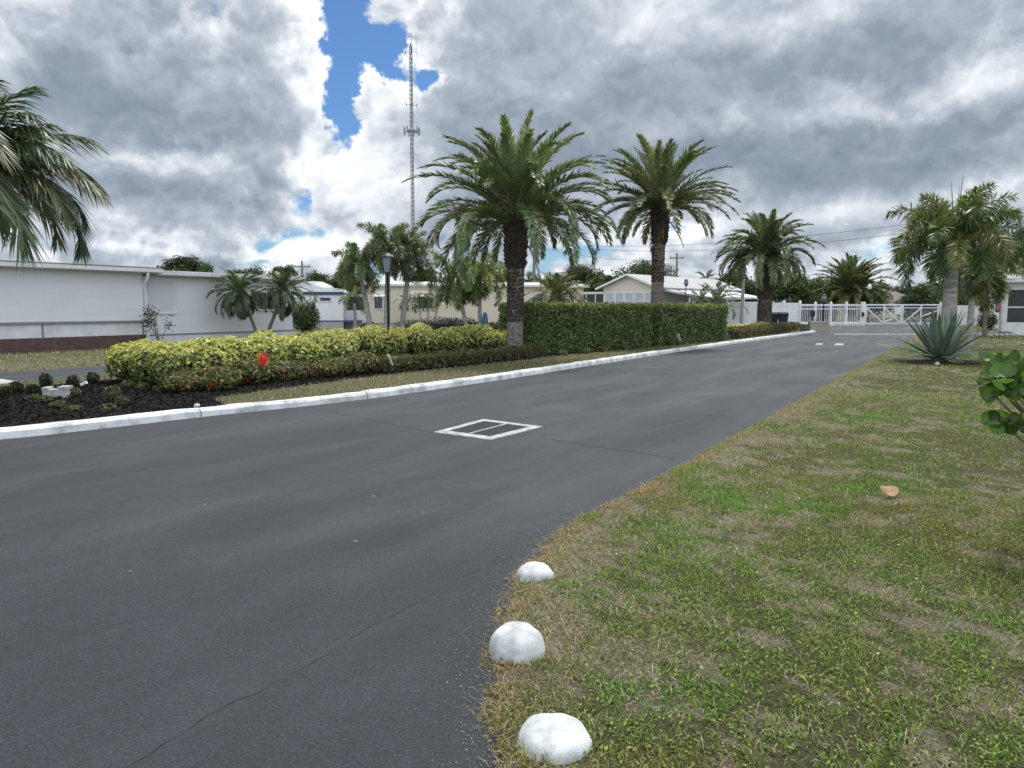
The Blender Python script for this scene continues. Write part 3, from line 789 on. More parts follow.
# =================================================================== drain
dc = [G(u, v)[:2] for u, v in ((434, 432.6), (483, 419.6), (543, 427.2), (491, 440.3))]
cen = np.mean(dc, 0); dc = [p - cen for p in dc]
t = thing('storm_drain', (cen[0], cen[1], 0), 'square storm drain grate with white painted surround set in the dark asphalt', 'drain')
def inset(q, f): return [p * (1 - f) for p in q]
outer, inn = dc, inset(dc, 0.26)
m = MB(); n4 = 4
for i in range(4):
    a, b, c, d = outer[i], outer[(i + 1) % 4], inn[(i + 1) % 4], inn[i]
    m.add([(*a, 0.010), (*b, 0.010), (*c, 0.014), (*d, 0.014), (*a, 0.0), (*b, 0.0)], [(0, 3, 2, 1), (0, 1, 5, 4)])
m.build('painted_surround', M['drainpaint'], t)
m = sheet(inn, 0.004); m.build('pit_shade_sheet', M['pitshade'], t)  # flat black sheet on the asphalt, painting the shade of an open pit
A, B, C_, D = (np.array(p) for p in inn)
m = MB()
for k in range(15):
    f = (k + 0.5) / 15
    if abs(f - 0.5) < 0.03: continue
    p, q = A + (B - A) * 0.02 + (D - A) * f, B - (B - A) * 0.02 + (C_ - B) * f
    m.beam((*p, 0.009), (*q, 0.009), 0.016, 0.008)
m.build('grate_bars', M['iron'], t)
m = MB(); p, q = (A + D) / 2, (B + C_) / 2
m.beam((*p, 0.012), (*q, 0.012), 0.03, 0.008); m.build('divider_bar', M['drainpaint'], t)

# =================================================================== white stones along the lawn edge
def dome(u, v, wpx, label, seed, hgt):
    p = G(u, v); w = wpx / F * math.hypot(p[1], CAMH) 
    rng = rs(seed); mb = MB(); k, m = 28, 9; V = []
    for j in range(m + 1):
        th = math.pi / 2 * j / m
        for i in range(k):
            a = 2 * math.pi * i / k
            q = 1 + 0.11 * (vnoise(np.array([math.cos(a) * 1.3 + seed + 5]), np.array([math.sin(a) * 1.3 + th * 1.2]), seed)[0] - 0.5) + 0.1 * (vnoise(np.array([math.cos(a) * 3.1 + seed + 5]), np.array([math.sin(a) * 3.1 + th * 3]), seed)[0] - 0.5)
            rr = (max(math.cos(th), 0.0)) ** 0.62 * w / 2
            V.append((rr * q * math.cos(a), rr * q * math.sin(a), -0.03 + (hgt + 0.03) * math.sin(th) ** 0.9 * (1 + 0.5 * (q - 1) * math.cos(th))))
    Q = [(j * k + i, j * k + (i + 1) % k, (j + 1) * k + (i + 1) % k, (j + 1) * k + i) for j in range(m) for i in range(k)]
    mb.add(V, Q)
    tag(mb.build('edging_stone', M['stone'], smooth=True, loc=(p[0], p[1], 0.02)), label, 'stone', 'white painted stones along the lawn edge')
dome(553, 745, 71, 'largest white painted dome stone, nearest of the three on the lawn edge', 1, 0.064)
dome(517, 655, 55, 'middle white painted dome stone, partly on the asphalt with a chipped dark rim', 2, 0.12)
dome(535, 578, 37, 'smallest white painted stone on lawn edge, farthest of the three', 3, 0.065)

# fallen leaf on the lawn
p = G(889, 493, 0.06); m = MB()
th = np.linspace(0, 2 * math.pi, 13)[:-1]
V = [(0, 0, 0.012)] + [(0.075 * math.cos(a), 0.06 * math.sin(a), 0.03 + 0.014 * math.cos(2 * a) + 0.03 * math.sin(a)) for a in th]
m.add(V, None, [(0, 1 + i, 1 + (i + 1) % 12) for i in range(12)]); m.tube([(0.07, 0, 0.04), (0.11, 0.01, 0.03)], [0.003, 0.002], 5)
tag(m.build('fallen_leaf', M['deadleaf'], loc=p), 'curled brown fallen leaf lying alone on the green lawn', 'leaf')

# =================================================================== yellow shrubs, red shrubs, hedges on the island
YEL = [(0.58, 0.54, 0.14), (0.5, 0.5, 0.15), (0.66, 0.62, 0.3), (0.38, 0.42, 0.12)]
GRN = [(0.08, 0.115, 0.035), (0.12, 0.16, 0.05), (0.42, 0.41, 0.2), (0.28, 0.31, 0.11)]
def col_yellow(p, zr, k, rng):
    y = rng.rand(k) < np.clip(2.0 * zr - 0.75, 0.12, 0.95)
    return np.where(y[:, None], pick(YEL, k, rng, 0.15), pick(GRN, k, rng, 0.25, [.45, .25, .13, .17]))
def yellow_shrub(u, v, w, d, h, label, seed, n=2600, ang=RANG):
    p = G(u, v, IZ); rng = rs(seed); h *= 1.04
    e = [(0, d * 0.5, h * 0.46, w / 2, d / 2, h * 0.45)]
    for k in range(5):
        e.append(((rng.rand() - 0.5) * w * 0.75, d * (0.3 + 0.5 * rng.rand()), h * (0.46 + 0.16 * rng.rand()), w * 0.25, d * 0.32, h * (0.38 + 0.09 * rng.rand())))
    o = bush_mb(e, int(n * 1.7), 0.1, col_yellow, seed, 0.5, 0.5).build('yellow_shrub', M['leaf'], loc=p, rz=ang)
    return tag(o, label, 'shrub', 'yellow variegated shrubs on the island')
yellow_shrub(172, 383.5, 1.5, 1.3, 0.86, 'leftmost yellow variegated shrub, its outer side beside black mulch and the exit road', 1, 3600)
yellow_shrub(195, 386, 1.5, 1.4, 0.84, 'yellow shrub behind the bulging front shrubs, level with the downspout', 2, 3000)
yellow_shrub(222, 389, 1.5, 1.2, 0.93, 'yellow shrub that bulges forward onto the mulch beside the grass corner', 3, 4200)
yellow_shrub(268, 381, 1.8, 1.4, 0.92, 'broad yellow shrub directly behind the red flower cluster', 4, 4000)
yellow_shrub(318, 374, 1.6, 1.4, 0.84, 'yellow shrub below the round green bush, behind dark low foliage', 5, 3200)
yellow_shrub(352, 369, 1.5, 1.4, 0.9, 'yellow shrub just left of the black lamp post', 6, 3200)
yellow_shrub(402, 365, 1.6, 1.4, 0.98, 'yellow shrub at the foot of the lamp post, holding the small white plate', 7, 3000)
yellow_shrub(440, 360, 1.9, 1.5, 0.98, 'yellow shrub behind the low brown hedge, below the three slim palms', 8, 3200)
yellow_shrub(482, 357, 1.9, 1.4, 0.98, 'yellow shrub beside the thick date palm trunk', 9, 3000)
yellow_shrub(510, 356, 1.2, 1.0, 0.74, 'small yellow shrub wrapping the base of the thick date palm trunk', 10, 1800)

RED = [(0.5, 0.03, 0.025), (0.42, 0.05, 0.03)]
def col_red(frac):
    def f(p, zr, k, rng):
        r = rng.rand(k) < 0.45 * frac * (vnoise(p[:, 0] * 5, p[:, 2] * 5 + p[:, 1] * 3, 3) > 0.62)
        return np.where(r[:, None], pick(RED, k, rng, 0.15), pick([(0.08, 0.11, 0.038), (0.13, 0.15, 0.05), (0.15, 0.115, 0.055), (0.28, 0.28, 0.09)], k, rng, 0.25))
    return f
def red_shrub(u, v, w, d, h, frac, label, seed, flower=None):
    p = G(u, v, IZ); rng = rs(seed)
    h *= .86; e = [(0, d / 2, h * .5, w / 2, d / 2, h * .5)] + [((rng.rand() - .5) * w * .7, d * (.3 + .4 * rng.rand()), h * .5, w * .28, d * .33, h * .45) for _ in range(3)]
    mb = bush_mb(e, 1700, 0.085, col_red(frac), seed, 0.45, 0.4)
    t = thing('flowering_shrub', p, label, 'shrub', 'low dark red-flowering shrubs', RANG)
    mb.build('foliage', M['leaf'], t)
    if flower:
        fm = MB(); k = 120; c = np.array([flower[0], 0.0, flower[1]])
        q = c + rng.normal(size=(k, 3)) * np.array([0.055, 0.04, 0.07]); q[:, 1] -= 0.02
        leaf_quads(fm, q, np.array([0, -1, 0.4]) + 0.5 * rng.normal(size=(k, 3)), 0.055, pick([(0.62, 0.03, 0.03), (0.7, 0.1, 0.06)], k, rng, 0.1), rng, 0.6)
        fm.build('flowers', M['leaf'], t)
    return t
red_shrub(206, 392.5, 1.0, 0.7, 0.45, 0.35, 'dark low shrub with scattered red blooms beside the mulch edge', 21)
red_shrub(232, 391.5, 0.9, 0.7, 0.52, 0.45, 'dark low shrub with a few red blooms right of the bulging yellow shrub', 22)
red_shrub(263, 386, 0.9, 0.7, 0.62, 0.4, 'dark shrub carrying the one bright red flower cluster', 23, (0.0, 0.5))
red_shrub(294, 382, 1.1, 0.7, 0.5, 0.08, 'dark green low shrub without blooms, between the two red-flowering ones', 24)
red_shrub(345, 377.5, 1.3, 0.7, 0.5, 0.6, 'dark low shrub with orange-red blooms left of the lamp post', 25)
red_shrub(372, 375, 0.9, 0.7, 0.6, 0.3, 'dark reddish shrub in front of the lamp post, at the end of the brown hedge', 26)
def col_brown(p, zr, k, rng): return pick([(0.11, 0.11, 0.045), (0.14, 0.12, 0.055), (0.08, 0.088, 0.036), (0.18, 0.15, 0.07)], k, rng, 0.25)
def hedge_px(a, b, W, H, n, size, colf, seed, name, label, group, lump=0.05):
    A, B = G(*a, IZ), G(*b, IZ); L = float(np.linalg.norm(B - A)); ang = math.atan2(B[1] - A[1], B[0] - A[0])
    o = hedge_mb(L, W, H, n, size, colf, seed, lump).build(name, M['leaf'], loc=A, rz=ang)
    return tag(o, label, 'hedge', group)
hedge_px((386, 374), (546, 357), 0.6, 0.34, 8000, 0.075, col_brown, 31, 'low_hedge', 'low clipped brownish hedge running in front of the yellow shrubs', None)
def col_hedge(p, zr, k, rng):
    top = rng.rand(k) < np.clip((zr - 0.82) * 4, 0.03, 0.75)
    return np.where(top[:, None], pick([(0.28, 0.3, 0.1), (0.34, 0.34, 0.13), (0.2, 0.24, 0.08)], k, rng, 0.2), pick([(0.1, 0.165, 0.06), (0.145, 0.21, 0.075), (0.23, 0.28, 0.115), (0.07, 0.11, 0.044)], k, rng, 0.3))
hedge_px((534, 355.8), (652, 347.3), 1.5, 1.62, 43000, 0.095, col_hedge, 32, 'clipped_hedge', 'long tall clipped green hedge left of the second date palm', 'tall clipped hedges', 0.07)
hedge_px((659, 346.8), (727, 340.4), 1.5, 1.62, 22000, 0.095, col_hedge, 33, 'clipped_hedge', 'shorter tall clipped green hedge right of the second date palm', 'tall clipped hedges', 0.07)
# low pale line of bedding at the hedge foot
for i, (u, v) in enumerate(((563, 355.5), (586, 353.5), (603, 351.5), (625, 350))):
    p = G(u, v, IZ); o = bush_mb([(0, 0, 0.09, 0.16, 0.13, 0.1)], 160, 0.07, lambda p, z, k, r: pick([(0.12, 0.14, 0.06), (0.2, 0.19, 0.1)], k, r, 0.2), 300 + i).build('bedding_plant', M['leaf'], loc=p)
    tag(o, 'small pale bedding plant in the mulch strip at the foot of the long hedge', 'plant', 'bedding plants at the hedge foot')
for i, (u, v, w, h, n, lb) in enumerate(((748, 334.5, 2.2, 0.6, 1800, 'yellow shrub just right of the tall hedge end'), (772, 332, 2.6, 0.62, 1800, 'yellow shrub at the foot of the third date palm'), (795, 329.5, 2.4, 0.5, 1500, 'olive low shrub beside the stone planter'))):
    cf = col_yellow if i < 2 else col_brown
    o = bush_mb([(0, 0.6, h * .5, w / 2, 0.9, h * .5), (-w * .25, .5, h * .55, w * .3, .7, h * .42), (w * .27, .5, h * .5, w * .3, .7, h * .4)], n, 0.14, cf, 60 + i).build('yellow_shrub' if i < 2 else 'low_shrub', M['leaf'], loc=G(u, v, IZ), rz=RANG)
    tag(o, lb, 'shrub')
hedge_px((741, 339), (800, 330), 0.7, 0.5, 3500, 0.11, col_brown, 35, 'low_hedge', 'low dark brown hedge under the yellow shrubs by the third palm', None)
# young plants in the mulch
dark = [(0.03, 0.045, 0.02), (0.045, 0.05, 0.025)]; pale = [(0.11, 0.12, 0.05), (0.15, 0.14, 0.07), (0.06, 0.075, 0.03)]
YP = [(6, 396, .3, .2, 0, 'olive young plant at the left end of the mulch bed'), (17, 394, .32, .26, 0, 'dark young plant second from the left end of the mulch bed'), (33, 394, .34, .2, 0, 'low dark plant between the left end and the grey block'),
      (46, 388.5, .34, .32, 0, 'round dark young plant behind and left of the grey block'), (73, 388, .3, .28, 0, 'dark young plant right of the grey block beside the small white light'), (93, 384.5, .34, .28, 0, 'dark twiggy young plant at the back of the mulch near the yellow shrub'),
      (34, 401, .4, .12, 1, 'pale low plant in front of the grey block, leftmost of its row'), (45, 403, .4, .14, 1, 'olive low plant right in front of the grey block'), (58, 408, .42, .12, 1, 'pale flat plant alone in the open black mulch'),
      (74, 397, .38, .18, 1, 'pale green plant just right of the grey block'), (73, 412, .4, .12, 1, 'pale sparse plant nearest to the white kerb'), (113, 402, .5, .3, 1, 'brownish sparse plant in mulch before the yellow shrub'),
      (108, 413, .36, .16, 1, 'small brown plant below the sparse one, near the kerb'), (122, 407, .34, .2, 1, 'thin pale plant at right of the sparse brown one'),
      (128, 389, .42, .2, 1, 'grey brown low plant under the leftmost yellow shrub'), (143, 391, .42, .18, 1, 'reddish brown low plant under the yellow shrubs'), (160, 393, .42, .18, 1, 'rusty low plant before the bulging yellow shrub')]
for i, (u, v, w, h, kd, lb) in enumerate(YP):
    cols = pale if kd else dark
    w *= .62 if kd else .7; h *= .85
    o = bush_mb([(0, 0, h * .5, w / 2, w / 2, h * .55)], 110 if kd else 260, 0.07, lambda p, z, k, r, cols=cols: pick(cols, k, r, 0.25), 80 + i, 0.4, 0.2).build('young_plant', M['leaf'], loc=G(u, v, IZ))
    tag(o, lb, 'plant', 'young plants in the mulch bed')
p = G(58, 398, IZ); m = MB()
m.box(-.19, .19, -.12, .12, 0, .15); m.box(-.2, -.1, -.13, .13, .15, .19); m.box(.04, .2, -.13, .13, .15, .2)
tag(m.build('concrete_block', M['greyblock'], loc=p, rz=0.2), 'weathered pale grey block standing in the black mulch', 'block')
def spot(u, v, label, size=0.1, tilt=0.35):
    p = G(u, v, IZ); t = thing('garden_light', p, label, 'garden light', 'small white garden lights')
    m = MB(); m.tube([(0, 0, -0.05), (0, 0, 0.16)], 0.012, 8); m.build('stake', M['black'], t)
    m = MB(); a = np.array([-size * .5, -0.02, .17]); b = np.array([size * .5, -0.02, .21]); m.beam(a, b, .06, .05); m.build('head', M['white'], t)
spot(85, 394, 'small white light on a stake beside the dark young plants in the mulch')
def plate(u, v, w, h, label, seed):
    p = G(u, v, IZ); t = thing('plate_sign', p, label, 'sign', rz=0.3)
    m = MB(); m.tube([(0, 0, -.05), (0, 0, .22)], 0.012, 6); m.build('stake', M['black'], t)
    m = MB(); m.beam((w * .35, -.03, .2), (-w * .35, -.05, .2 + h), w, .02); m.build('plate', M['white'], t)
t = plate(390, 373.5, 0.13, 0.24, 'small white plate leaning on a stake in the yellow shrubs by the lamp post', 1)
t = plate(678, 345.5, 0.15, 0.26, 'small white plate tilted on a stake before the shorter tall hedge', 2)
m = MB(); rng = rs(5)
pbl = G(197, 407, IZ + .02); m.lathe([(0.045, -.01), (0.05, .02), (0.03, .05), (0.0, .055)], 9); tag(m.build('white_pebble', M['stone'], loc=pbl), 'single small white pebble on black mulch at the grass corner', 'stone')

# =================================================================== date palms
date_palm(G(515, 358, IZ), 3.85, 0.25, 0.22, 3.25, 98, 'largest date palm, thick dark boot-covered trunk, beside the long tall hedge', 11, 4, 88, 96, 92, 0.42, boot_from=2.6, bootr=0.32, ragged=1, lean=(0.02, 0.0))
date_palm(G(655, 344.5, IZ), 5.4, 0.25, 0.23, 2.95, 84, 'date palm with upright stiff fronds and browned tips, standing between the two tall hedges', 12, -8, 88, 62, 96, 0.4, tip=(0.26, 0.19, 0.08), boot_from=4.0, bootr=0.33, lichen=False, ragged=3, lean=(0.12, 0))
date_palm(G(764, 331.5, IZ), 4.5, 0.42, 0.36, 3.25, 80, 'third date palm with dark stout trunk in the yellow shrubs by the white fence', 13, -10, 87, 95, 80, 0.5, boot_from=2.0, bootr=0.5, lw=0.075)
date_palm(G(850, 322), 3.1, 0.5, 0.5, 4.3, 84, 'short stocky date palm beyond the white fence, left of the gate', 14, -4, 87, 60, 74, 0.6, cols=[(0.13, 0.16, 0.06), (0.18, 0.19, 0.075), (0.1, 0.14, 0.055)], tip=(0.26, 0.19, 0.08), boot_from=0.6, bootr=0.7, lw=0.1)

# =================================================================== other palms
rb = [(0.115, 0.16, 0.085), (0.15, 0.195, 0.1), (0.09, 0.13, 0.07)]
t = feather_palm(G(263, 343, 0), [(-.12, 0, 2.2, .075, .07, -.85, 0), (.1, .05, 2.25, .08, .07, .8, .1)], 'pygmy date palm with two slanting trunks in a V before the white home', 41, 52, 1.3, rb, False, .28, 50, -60, 80, 95, name='pygmy_date_palm', mat='bark', shaft=False, lw=.035, g=.3)
fx = [(0.125, 0.17, 0.06), (0.16, 0.21, 0.075), (0.1, 0.14, 0.058)]
feather_palm(G(385, 343, 0), [(-.55, 0, 3.1, .15, .09, -.55, 0), (.05, .1, 4.0, .16, .09, .12, .1), (.55, .9, 3.5, .14, .09, .5, 0)], 'cluster of three dark leaning palms behind the black lamp post', 42, 18, 1.6, fx, True, .36, 110, -35, 84, 120, name='foxtail_palm', lw=.034)
feather_palm(G(355, 334.5, 0), [(0, 0, 1.9, .1, .08, .02, 0)], 'short palm left of the dark palm cluster, before the blue-trimmed home', 43, 14, 1.3, fx, False, .35, 30, -30, 75, 90, name='short_palm', lw=.04)
yg = [(0.19, 0.24, 0.065), (0.23, 0.27, 0.08), (0.14, 0.2, 0.055)]
feather_palm(G(472, 341, 0), [(-.2, 0, 2.6, .12, .08, -.45, 0), (.35, .2, 2.7, .11, .08, .05, .1)], 'pair of light green slim palms before the beige home, left of the largest date palm', 44, 18, 1.7, yg, True, .36, 110, -45, 84, 130, name='foxtail_palm', lw=.036)
feather_palm(G(428, 333.5, 0), [(-.3, 0, 1.9, .05, .04, -.25, 0), (0, .1, 2.0, .05, .04, .05, 0), (.3, 0, 1.9, .05, .04, .35, 0)], 'three thin-stemmed small palms by the awning window of the beige home', 45, 10, .85, fx, False, .3, 20, -30, 70, 100, name='slim_palm', shaft=False, lw=.04)
feather_palm(G(403, 332, 0), [(0, 0, 1.9, .05, .045, .25, 0)], 'thin small palm between the lamp post and the beige home awning', 46, 11, .9, fx, False, .3, 20, -40, 70, 100, name='slim_palm', shaft=False, lw=.04)
feather_palm(P(556, 333, 46) * np.array([1, 1, 0]), [(0, 0, 2.1, .2, .16, 0, 0)], 'yellow-green drooping palm behind the long tall hedge', 47, 40, 2.3, [(0.15, 0.17, 0.055), (0.2, 0.2, 0.08), (0.11, 0.14, 0.05)], False, .45, 60, -30, 82, 115, name='drooping_palm', shaft=False, lw=.045)
feather_palm(P(716, 330, 58) * np.array([1, 1, 0]), [(0, 0, 2.0, .15, .12, 0, 0), (-.9, .6, 1.5, .12, .1, -.4, 0)], 'bushy dark palm beside the gabled home, behind the hedge end', 48, 22, 2.1, rb, False, .5, 34, -35, 80, 90, name='bushy_palm', shaft=False, lw=.05)
feather_palm(P(741, 330, 56) * np.array([1, 1, 0]), [(0, 0, 5.4, .12, .1, .1, 0)], 'tall thin palm with brownish hanging crown just left of the third date palm', 49, 16, 2.4, [(0.1, 0.1, 0.05), (0.07, 0.085, 0.04)], True, .45, 36, -55, 60, 100, name='slim_tall_palm', shaft=False, lw=.05)
# right-hand palms and agave
rt = [(0.12, 0.175, 0.055), (0.15, 0.2, 0.065), (0.09, 0.14, 0.05), (0.2, 0.21, 0.07)]
feather_palm(G(945, 359.5), [(0, 0, 3.2, .27, .15, .08, 0)], 'broad foxtail palm with pale grey trunk rising behind the agave', 51, 34, 2.0, rt, True, .46, 120, -2, 84, 105, name='foxtail_palm', spear=3, lw=.036)
feather_palm(G(968, 348), [(0, 0, 2.9, .13, .1, .1, 0)], 'foxtail palm with slimmer trunk behind the broad foxtail palm', 52, 12, 1.6, rt + [(0.25, 0.22, 0.06)], True, .5, 80, -45, 75, 120, name='foxtail_palm', lw=.06)
feather_palm(G(984, 337), [(0, 0, 3.1, .11, .09, 0, 0)], 'yellowing palm nearest to the white screened porch', 53, 14, 2.3, [(0.2, 0.2, 0.06), (0.26, 0.22, 0.07), (0.12, 0.15, 0.045)], True, .5, 80, -60, 70, 115, name='foxtail_palm', lw=.06, mat='bark')
def agave(loc, label):
    t = thing('agave', loc, label, 'agave'); rng = rs(6)
    cols = [(0.27, 0.35, 0.28), (0.32, 0.39, 0.32), (0.21, 0.29, 0.23)]
    m = MB()
    n = 54
    for i in range(n):
        q = i / n; el = R(82 - 78 * q ** 1.15 + rng.normal() * 4); a = i * 2.39996 + rng.normal() * .1
        L = (1.38 + .2 * q) * (0.9 + .2 * rng.rand()) if q < .85 else 1.25
        tt = np.linspace(0, 1, 7); wd = .09 * np.array([.75, 1, 1.05, .92, .7, .42, .03])
        ee = el - .18 * tt * (0.3 + q); dd = np.stack([np.cos(ee) * math.cos(a), np.cos(ee) * math.sin(a), np.sin(ee)], 1)
        pts = np.cumsum(dd * L / 6, 0) + np.array([.07 * math.cos(a), .07 * math.sin(a), .12]) - dd[0] * L / 6
        s = np.array([-math.sin(a), math.cos(a), 0]); nn = np.cross(s, dd)
        V, Q = [], []
        for k in range(7):
            V += [pts[k] - s * wd[k] - nn[k] * -.03 * (1 - tt[k]), pts[k] - nn[k] * .012, pts[k] + s * wd[k] + nn[k] * .03 * (1 - tt[k]), pts[k] - nn[k] * .035 * (1 - .8 * tt[k])]
        for k in range(6):
            b = k * 4
            for x_, y_ in ((0, 1), (1, 2), (2, 3), (3, 0)): Q.append((b + x_, b + y_, b + 4 + y_, b + 4 + x_))
        m.add(V, Q, None, pick(cols, 1, rng, .15)[0])
    m.build('leaves', M['leaf'], t, True)
    m = MB(); m.lathe([(.16, -.05), (.2, .08), (.14, .25), (.05, .3)], 12, C=(.12, .1, .07)); m.build('stem', M['bark'], t)
    m = MB()
    for i in range(9):
        a = -0.3 + i * .33 - 1.2; L = .5 + .2 * rng.rand()
        m.tube([(.15 * math.cos(a), .15 * math.sin(a), .08), (L * .6 * math.cos(a), L * .6 * math.sin(a), .05 + .1 * rng.rand()), (L * math.cos(a + .2), L * math.sin(a + .2), .03)], [.04, .045, .01], 6, (.3, .26, .19))
    m.build('dead_leaves', M['leaf'], t)
agave(G(939, 362.5, .02), 'large blue-green agave rosette on the lawn before the broad foxtail palm')
m = sheet([(1.1 * math.cos(a) * (1 + .12 * math.sin(3 * a)), .8 * math.sin(a), 0) for a in np.linspace(0, 6.28, 25)[:-1]], 0)
o = m.build('agave_soil', soil_mat('bare_soil', [(0.3, (0.035, 0.027, 0.02)), (0.7, (0.12, 0.1, 0.075))]), loc=G(942, 361.5, .055)); tag(o, kind='structure')
m = MB(); m.lathe([(.06, 0), (.055, .05), (.0, .07)], 9); tag(m.build('white_pebble', M['stone'], loc=G(937, 364.5, .05)), 'small white stone on the soil at the foot of the agave', 'stone')

# left foreground palm, its trunk just outside the frame
t = thing('coconut_palm', G(-22, 408, IZ), 'near palm at the left edge with windblown long leaflets over the white home roof', 'palm tree')
hh = 1.9 + 1.6
trunk_mb(hh, .17, .11, 5, 14, (0.05, 0), .02, 30, 1.3, .03).build('trunk', M['greybark'], t, True)
azs = [R(x) for x in (-5, 28, -40, 70, 190, 140, 230, -75, 8, -22, 100, 270, 45, -55)]
c = crown_mb(rs(17), 32, 1.85, 6, 74, 100, 64, .56, .034, [(0.085, 0.12, 0.06), (0.11, 0.15, 0.07), (0.15, 0.175, 0.085)], g=.45, base=(0.05, 0, hh), rr=.024, vang=-8, a0=58, a1=22, az=azs, wind=(.12, 0, 0.02), petiole=.18, Lvar=.25)
c.build('crown', M['frond'], t)

# sea grape at the right edge
t = thing('sea_grape', G(1092, 545, 0.02), 'sea grape branches with big round leaves reaching in over the lawn at the right edge', 'shrub')
rng = rs(14); lv = MB(); br = MB(); base_w = G(1092, 545, 0.02)
def round_leaf(mb, c, nrm, r, col, rng):
    nrm = np.array(nrm, float); nrm /= np.linalg.norm(nrm); q = rng.normal(size=3); u_ = q - (q @ nrm) * nrm; u_ /= np.linalg.norm(u_); w_ = np.cross(nrm, u_)
    th = np.linspace(0, 2 * math.pi, 15)[:-1]
    r = r * (1 + .06 * rng.normal()); cc_ = np.array([np.clip(col * 1.35, 0, .6)] + [col * (1.0 + .22 * (i % 3 == 0)) for i in range(14)] + [col * (.85 + .12 * rng.rand()) for i in range(14)])
    ring1 = [c + r * .55 * (math.cos(a) * u_ + math.sin(a) * w_) - nrm * .012 for a in th]
    ring = [c + r * (1 - .12 * (abs(a - math.pi) < .3)) * (math.cos(a) * u_ + .93 * math.sin(a) * w_) + nrm * (.05 * r + .16 * r * math.sin(2 * a + r * 90) + .05 * r * math.sin(5 * a)) for a in th]
    V = [c - nrm * .02] + ring1 + ring; n = 14
    mb.add(V, [(1 + i, 1 + n + i, 1 + n + (i + 1) % n, 1 + (i + 1) % n) for i in range(n)], [(0, 1 + i, 1 + (i + 1) % n) for i in range(n)], cc_)
SG = [(0.075, 0.14, 0.03), (0.1, 0.18, 0.035), (0.06, 0.1, 0.03), (0.2, 0.25, 0.045)]
Ys = base_w[1]
for u, v, rr_ in ((986, 374, .1), (999, 384, .09), (1012, 370, .11), (1020, 380, .09), (1023, 362, .1), (1008, 392, .07), (995, 395, .07), (1017, 396, .08), (1012, 418, .1), (1022, 424, .1), (1003, 424, .07), (1030, 372, .11), (1033, 400, .1), (1040, 420, .1), (1036, 360, .1), (980, 381, .07)):
    c = P(u, v, Ys + rng.normal() * .12) - base_w
    round_leaf(lv, c, np.array([-.35, -.6, .75]) + .8 * rng.normal(size=3), rr_ * .42, pick(SG, 1, rng, .12, [.4, .3, .2, .1])[0], rng)
    br.tube([(0, 0, 0), (c[0] * .35 + .1, c[1] * .4, .3 + c[2] * .35), (c * .8 + np.array([.1, 0.02, -.02])), c], [.02, .014, .008, .004], 6)
for k in range(60):
    d = sph(1, rng)[0]; c = np.array([.35, .1, .75]) + d * np.array([.45, .45, .5])
    round_leaf(lv, c, d + np.array([0, 0, .6]) + .3 * rng.normal(size=3), .09 + .03 * rng.rand(), pick(SG, 1, rng, .12, [.4, .3, .2, .1])[0], rng)
    if k % 3 == 0: br.tube([(0, 0, 0), c * .5, c], [.02, .012, .004], 6)
for k in range(120):
    u, v = rng.uniform(984, 1060), (rng.uniform(356, 398) if rng.rand() < .75 else rng.uniform(414, 430)); c = P(u, v, Ys + rng.normal() * .16) - base_w
    round_leaf(lv, c, np.array([-.3, -.5, .7]) + .75 * rng.normal(size=3), .032 + .03 * rng.rand(), pick(SG, 1, rng, .2, [.42, .26, .28, .04])[0], rng)
lv.build('leaves', M['leaf'], t, True); br.build('branches', M['bark'], t, True)

# bare shrub by the downspout and round bush
p = G(160, 347, 0)
t = thing('leggy_shrub', p, 'thin leggy shrub with sparse dark leaf clumps before the white wall', 'shrub'); rng = rs(3); br = MB(); lv = MB()
for k in range(7):
    a = rng.rand() * 6.28; tip = np.array([.45 * math.cos(a), .2 * math.sin(a), 1.0 + .7 * rng.rand()])
    br.tube([(0, 0, 0), tip * np.array([.4, .4, .5]), tip], [.02, .014, .006], 5)
    q = tip + rng.normal(size=(40, 3)) * np.array([.1, .1, .13]) - np.array([0, 0, .12]); leaf_quads(lv, q, sph(40, rng), .11, pick([(0.03, 0.035, 0.02), (0.05, 0.05, 0.03)], 40, rng, .2), rng, .5)
br.build('branches', M['bark'], t); lv.build('leaves', M['leaf'], t)
def col_bush(p, z, k, r): return pick([(0.06, 0.09, 0.03), (0.09, 0.13, 0.04), (0.045, 0.07, 0.025), (0.13, 0.16, 0.06)], k, r, .25)
mb = bush_mb([(0, 0, .85, .85, .8, .85), (.2, 0, 1.2, .6, .6, .7), (-.3, 0, 1.1, .6, .6, .6)], 2400, .13, col_bush, 71)
rng = rs(72)
for k in range(26):
    a = rng.rand() * 6.28; b0 = np.array([.3 * math.cos(a), .3 * math.sin(a), 1.3]); d = np.array([.5 * math.cos(a), .5 * math.sin(a), .75 + .5 * rng.rand()])
    q = b0 + d * rng.rand(24, 1) + .05 * rng.normal(size=(24, 3)); leaf_quads(mb, q, sph(24, rng), .12, col_bush(q, 0, 24, rng), rng, .5)
tag(mb.build('round_bush', M['leaf'], loc=G(306, 334, 0)), 'loose round green bush beside the white home end, with wispy upright shoots', 'bush')
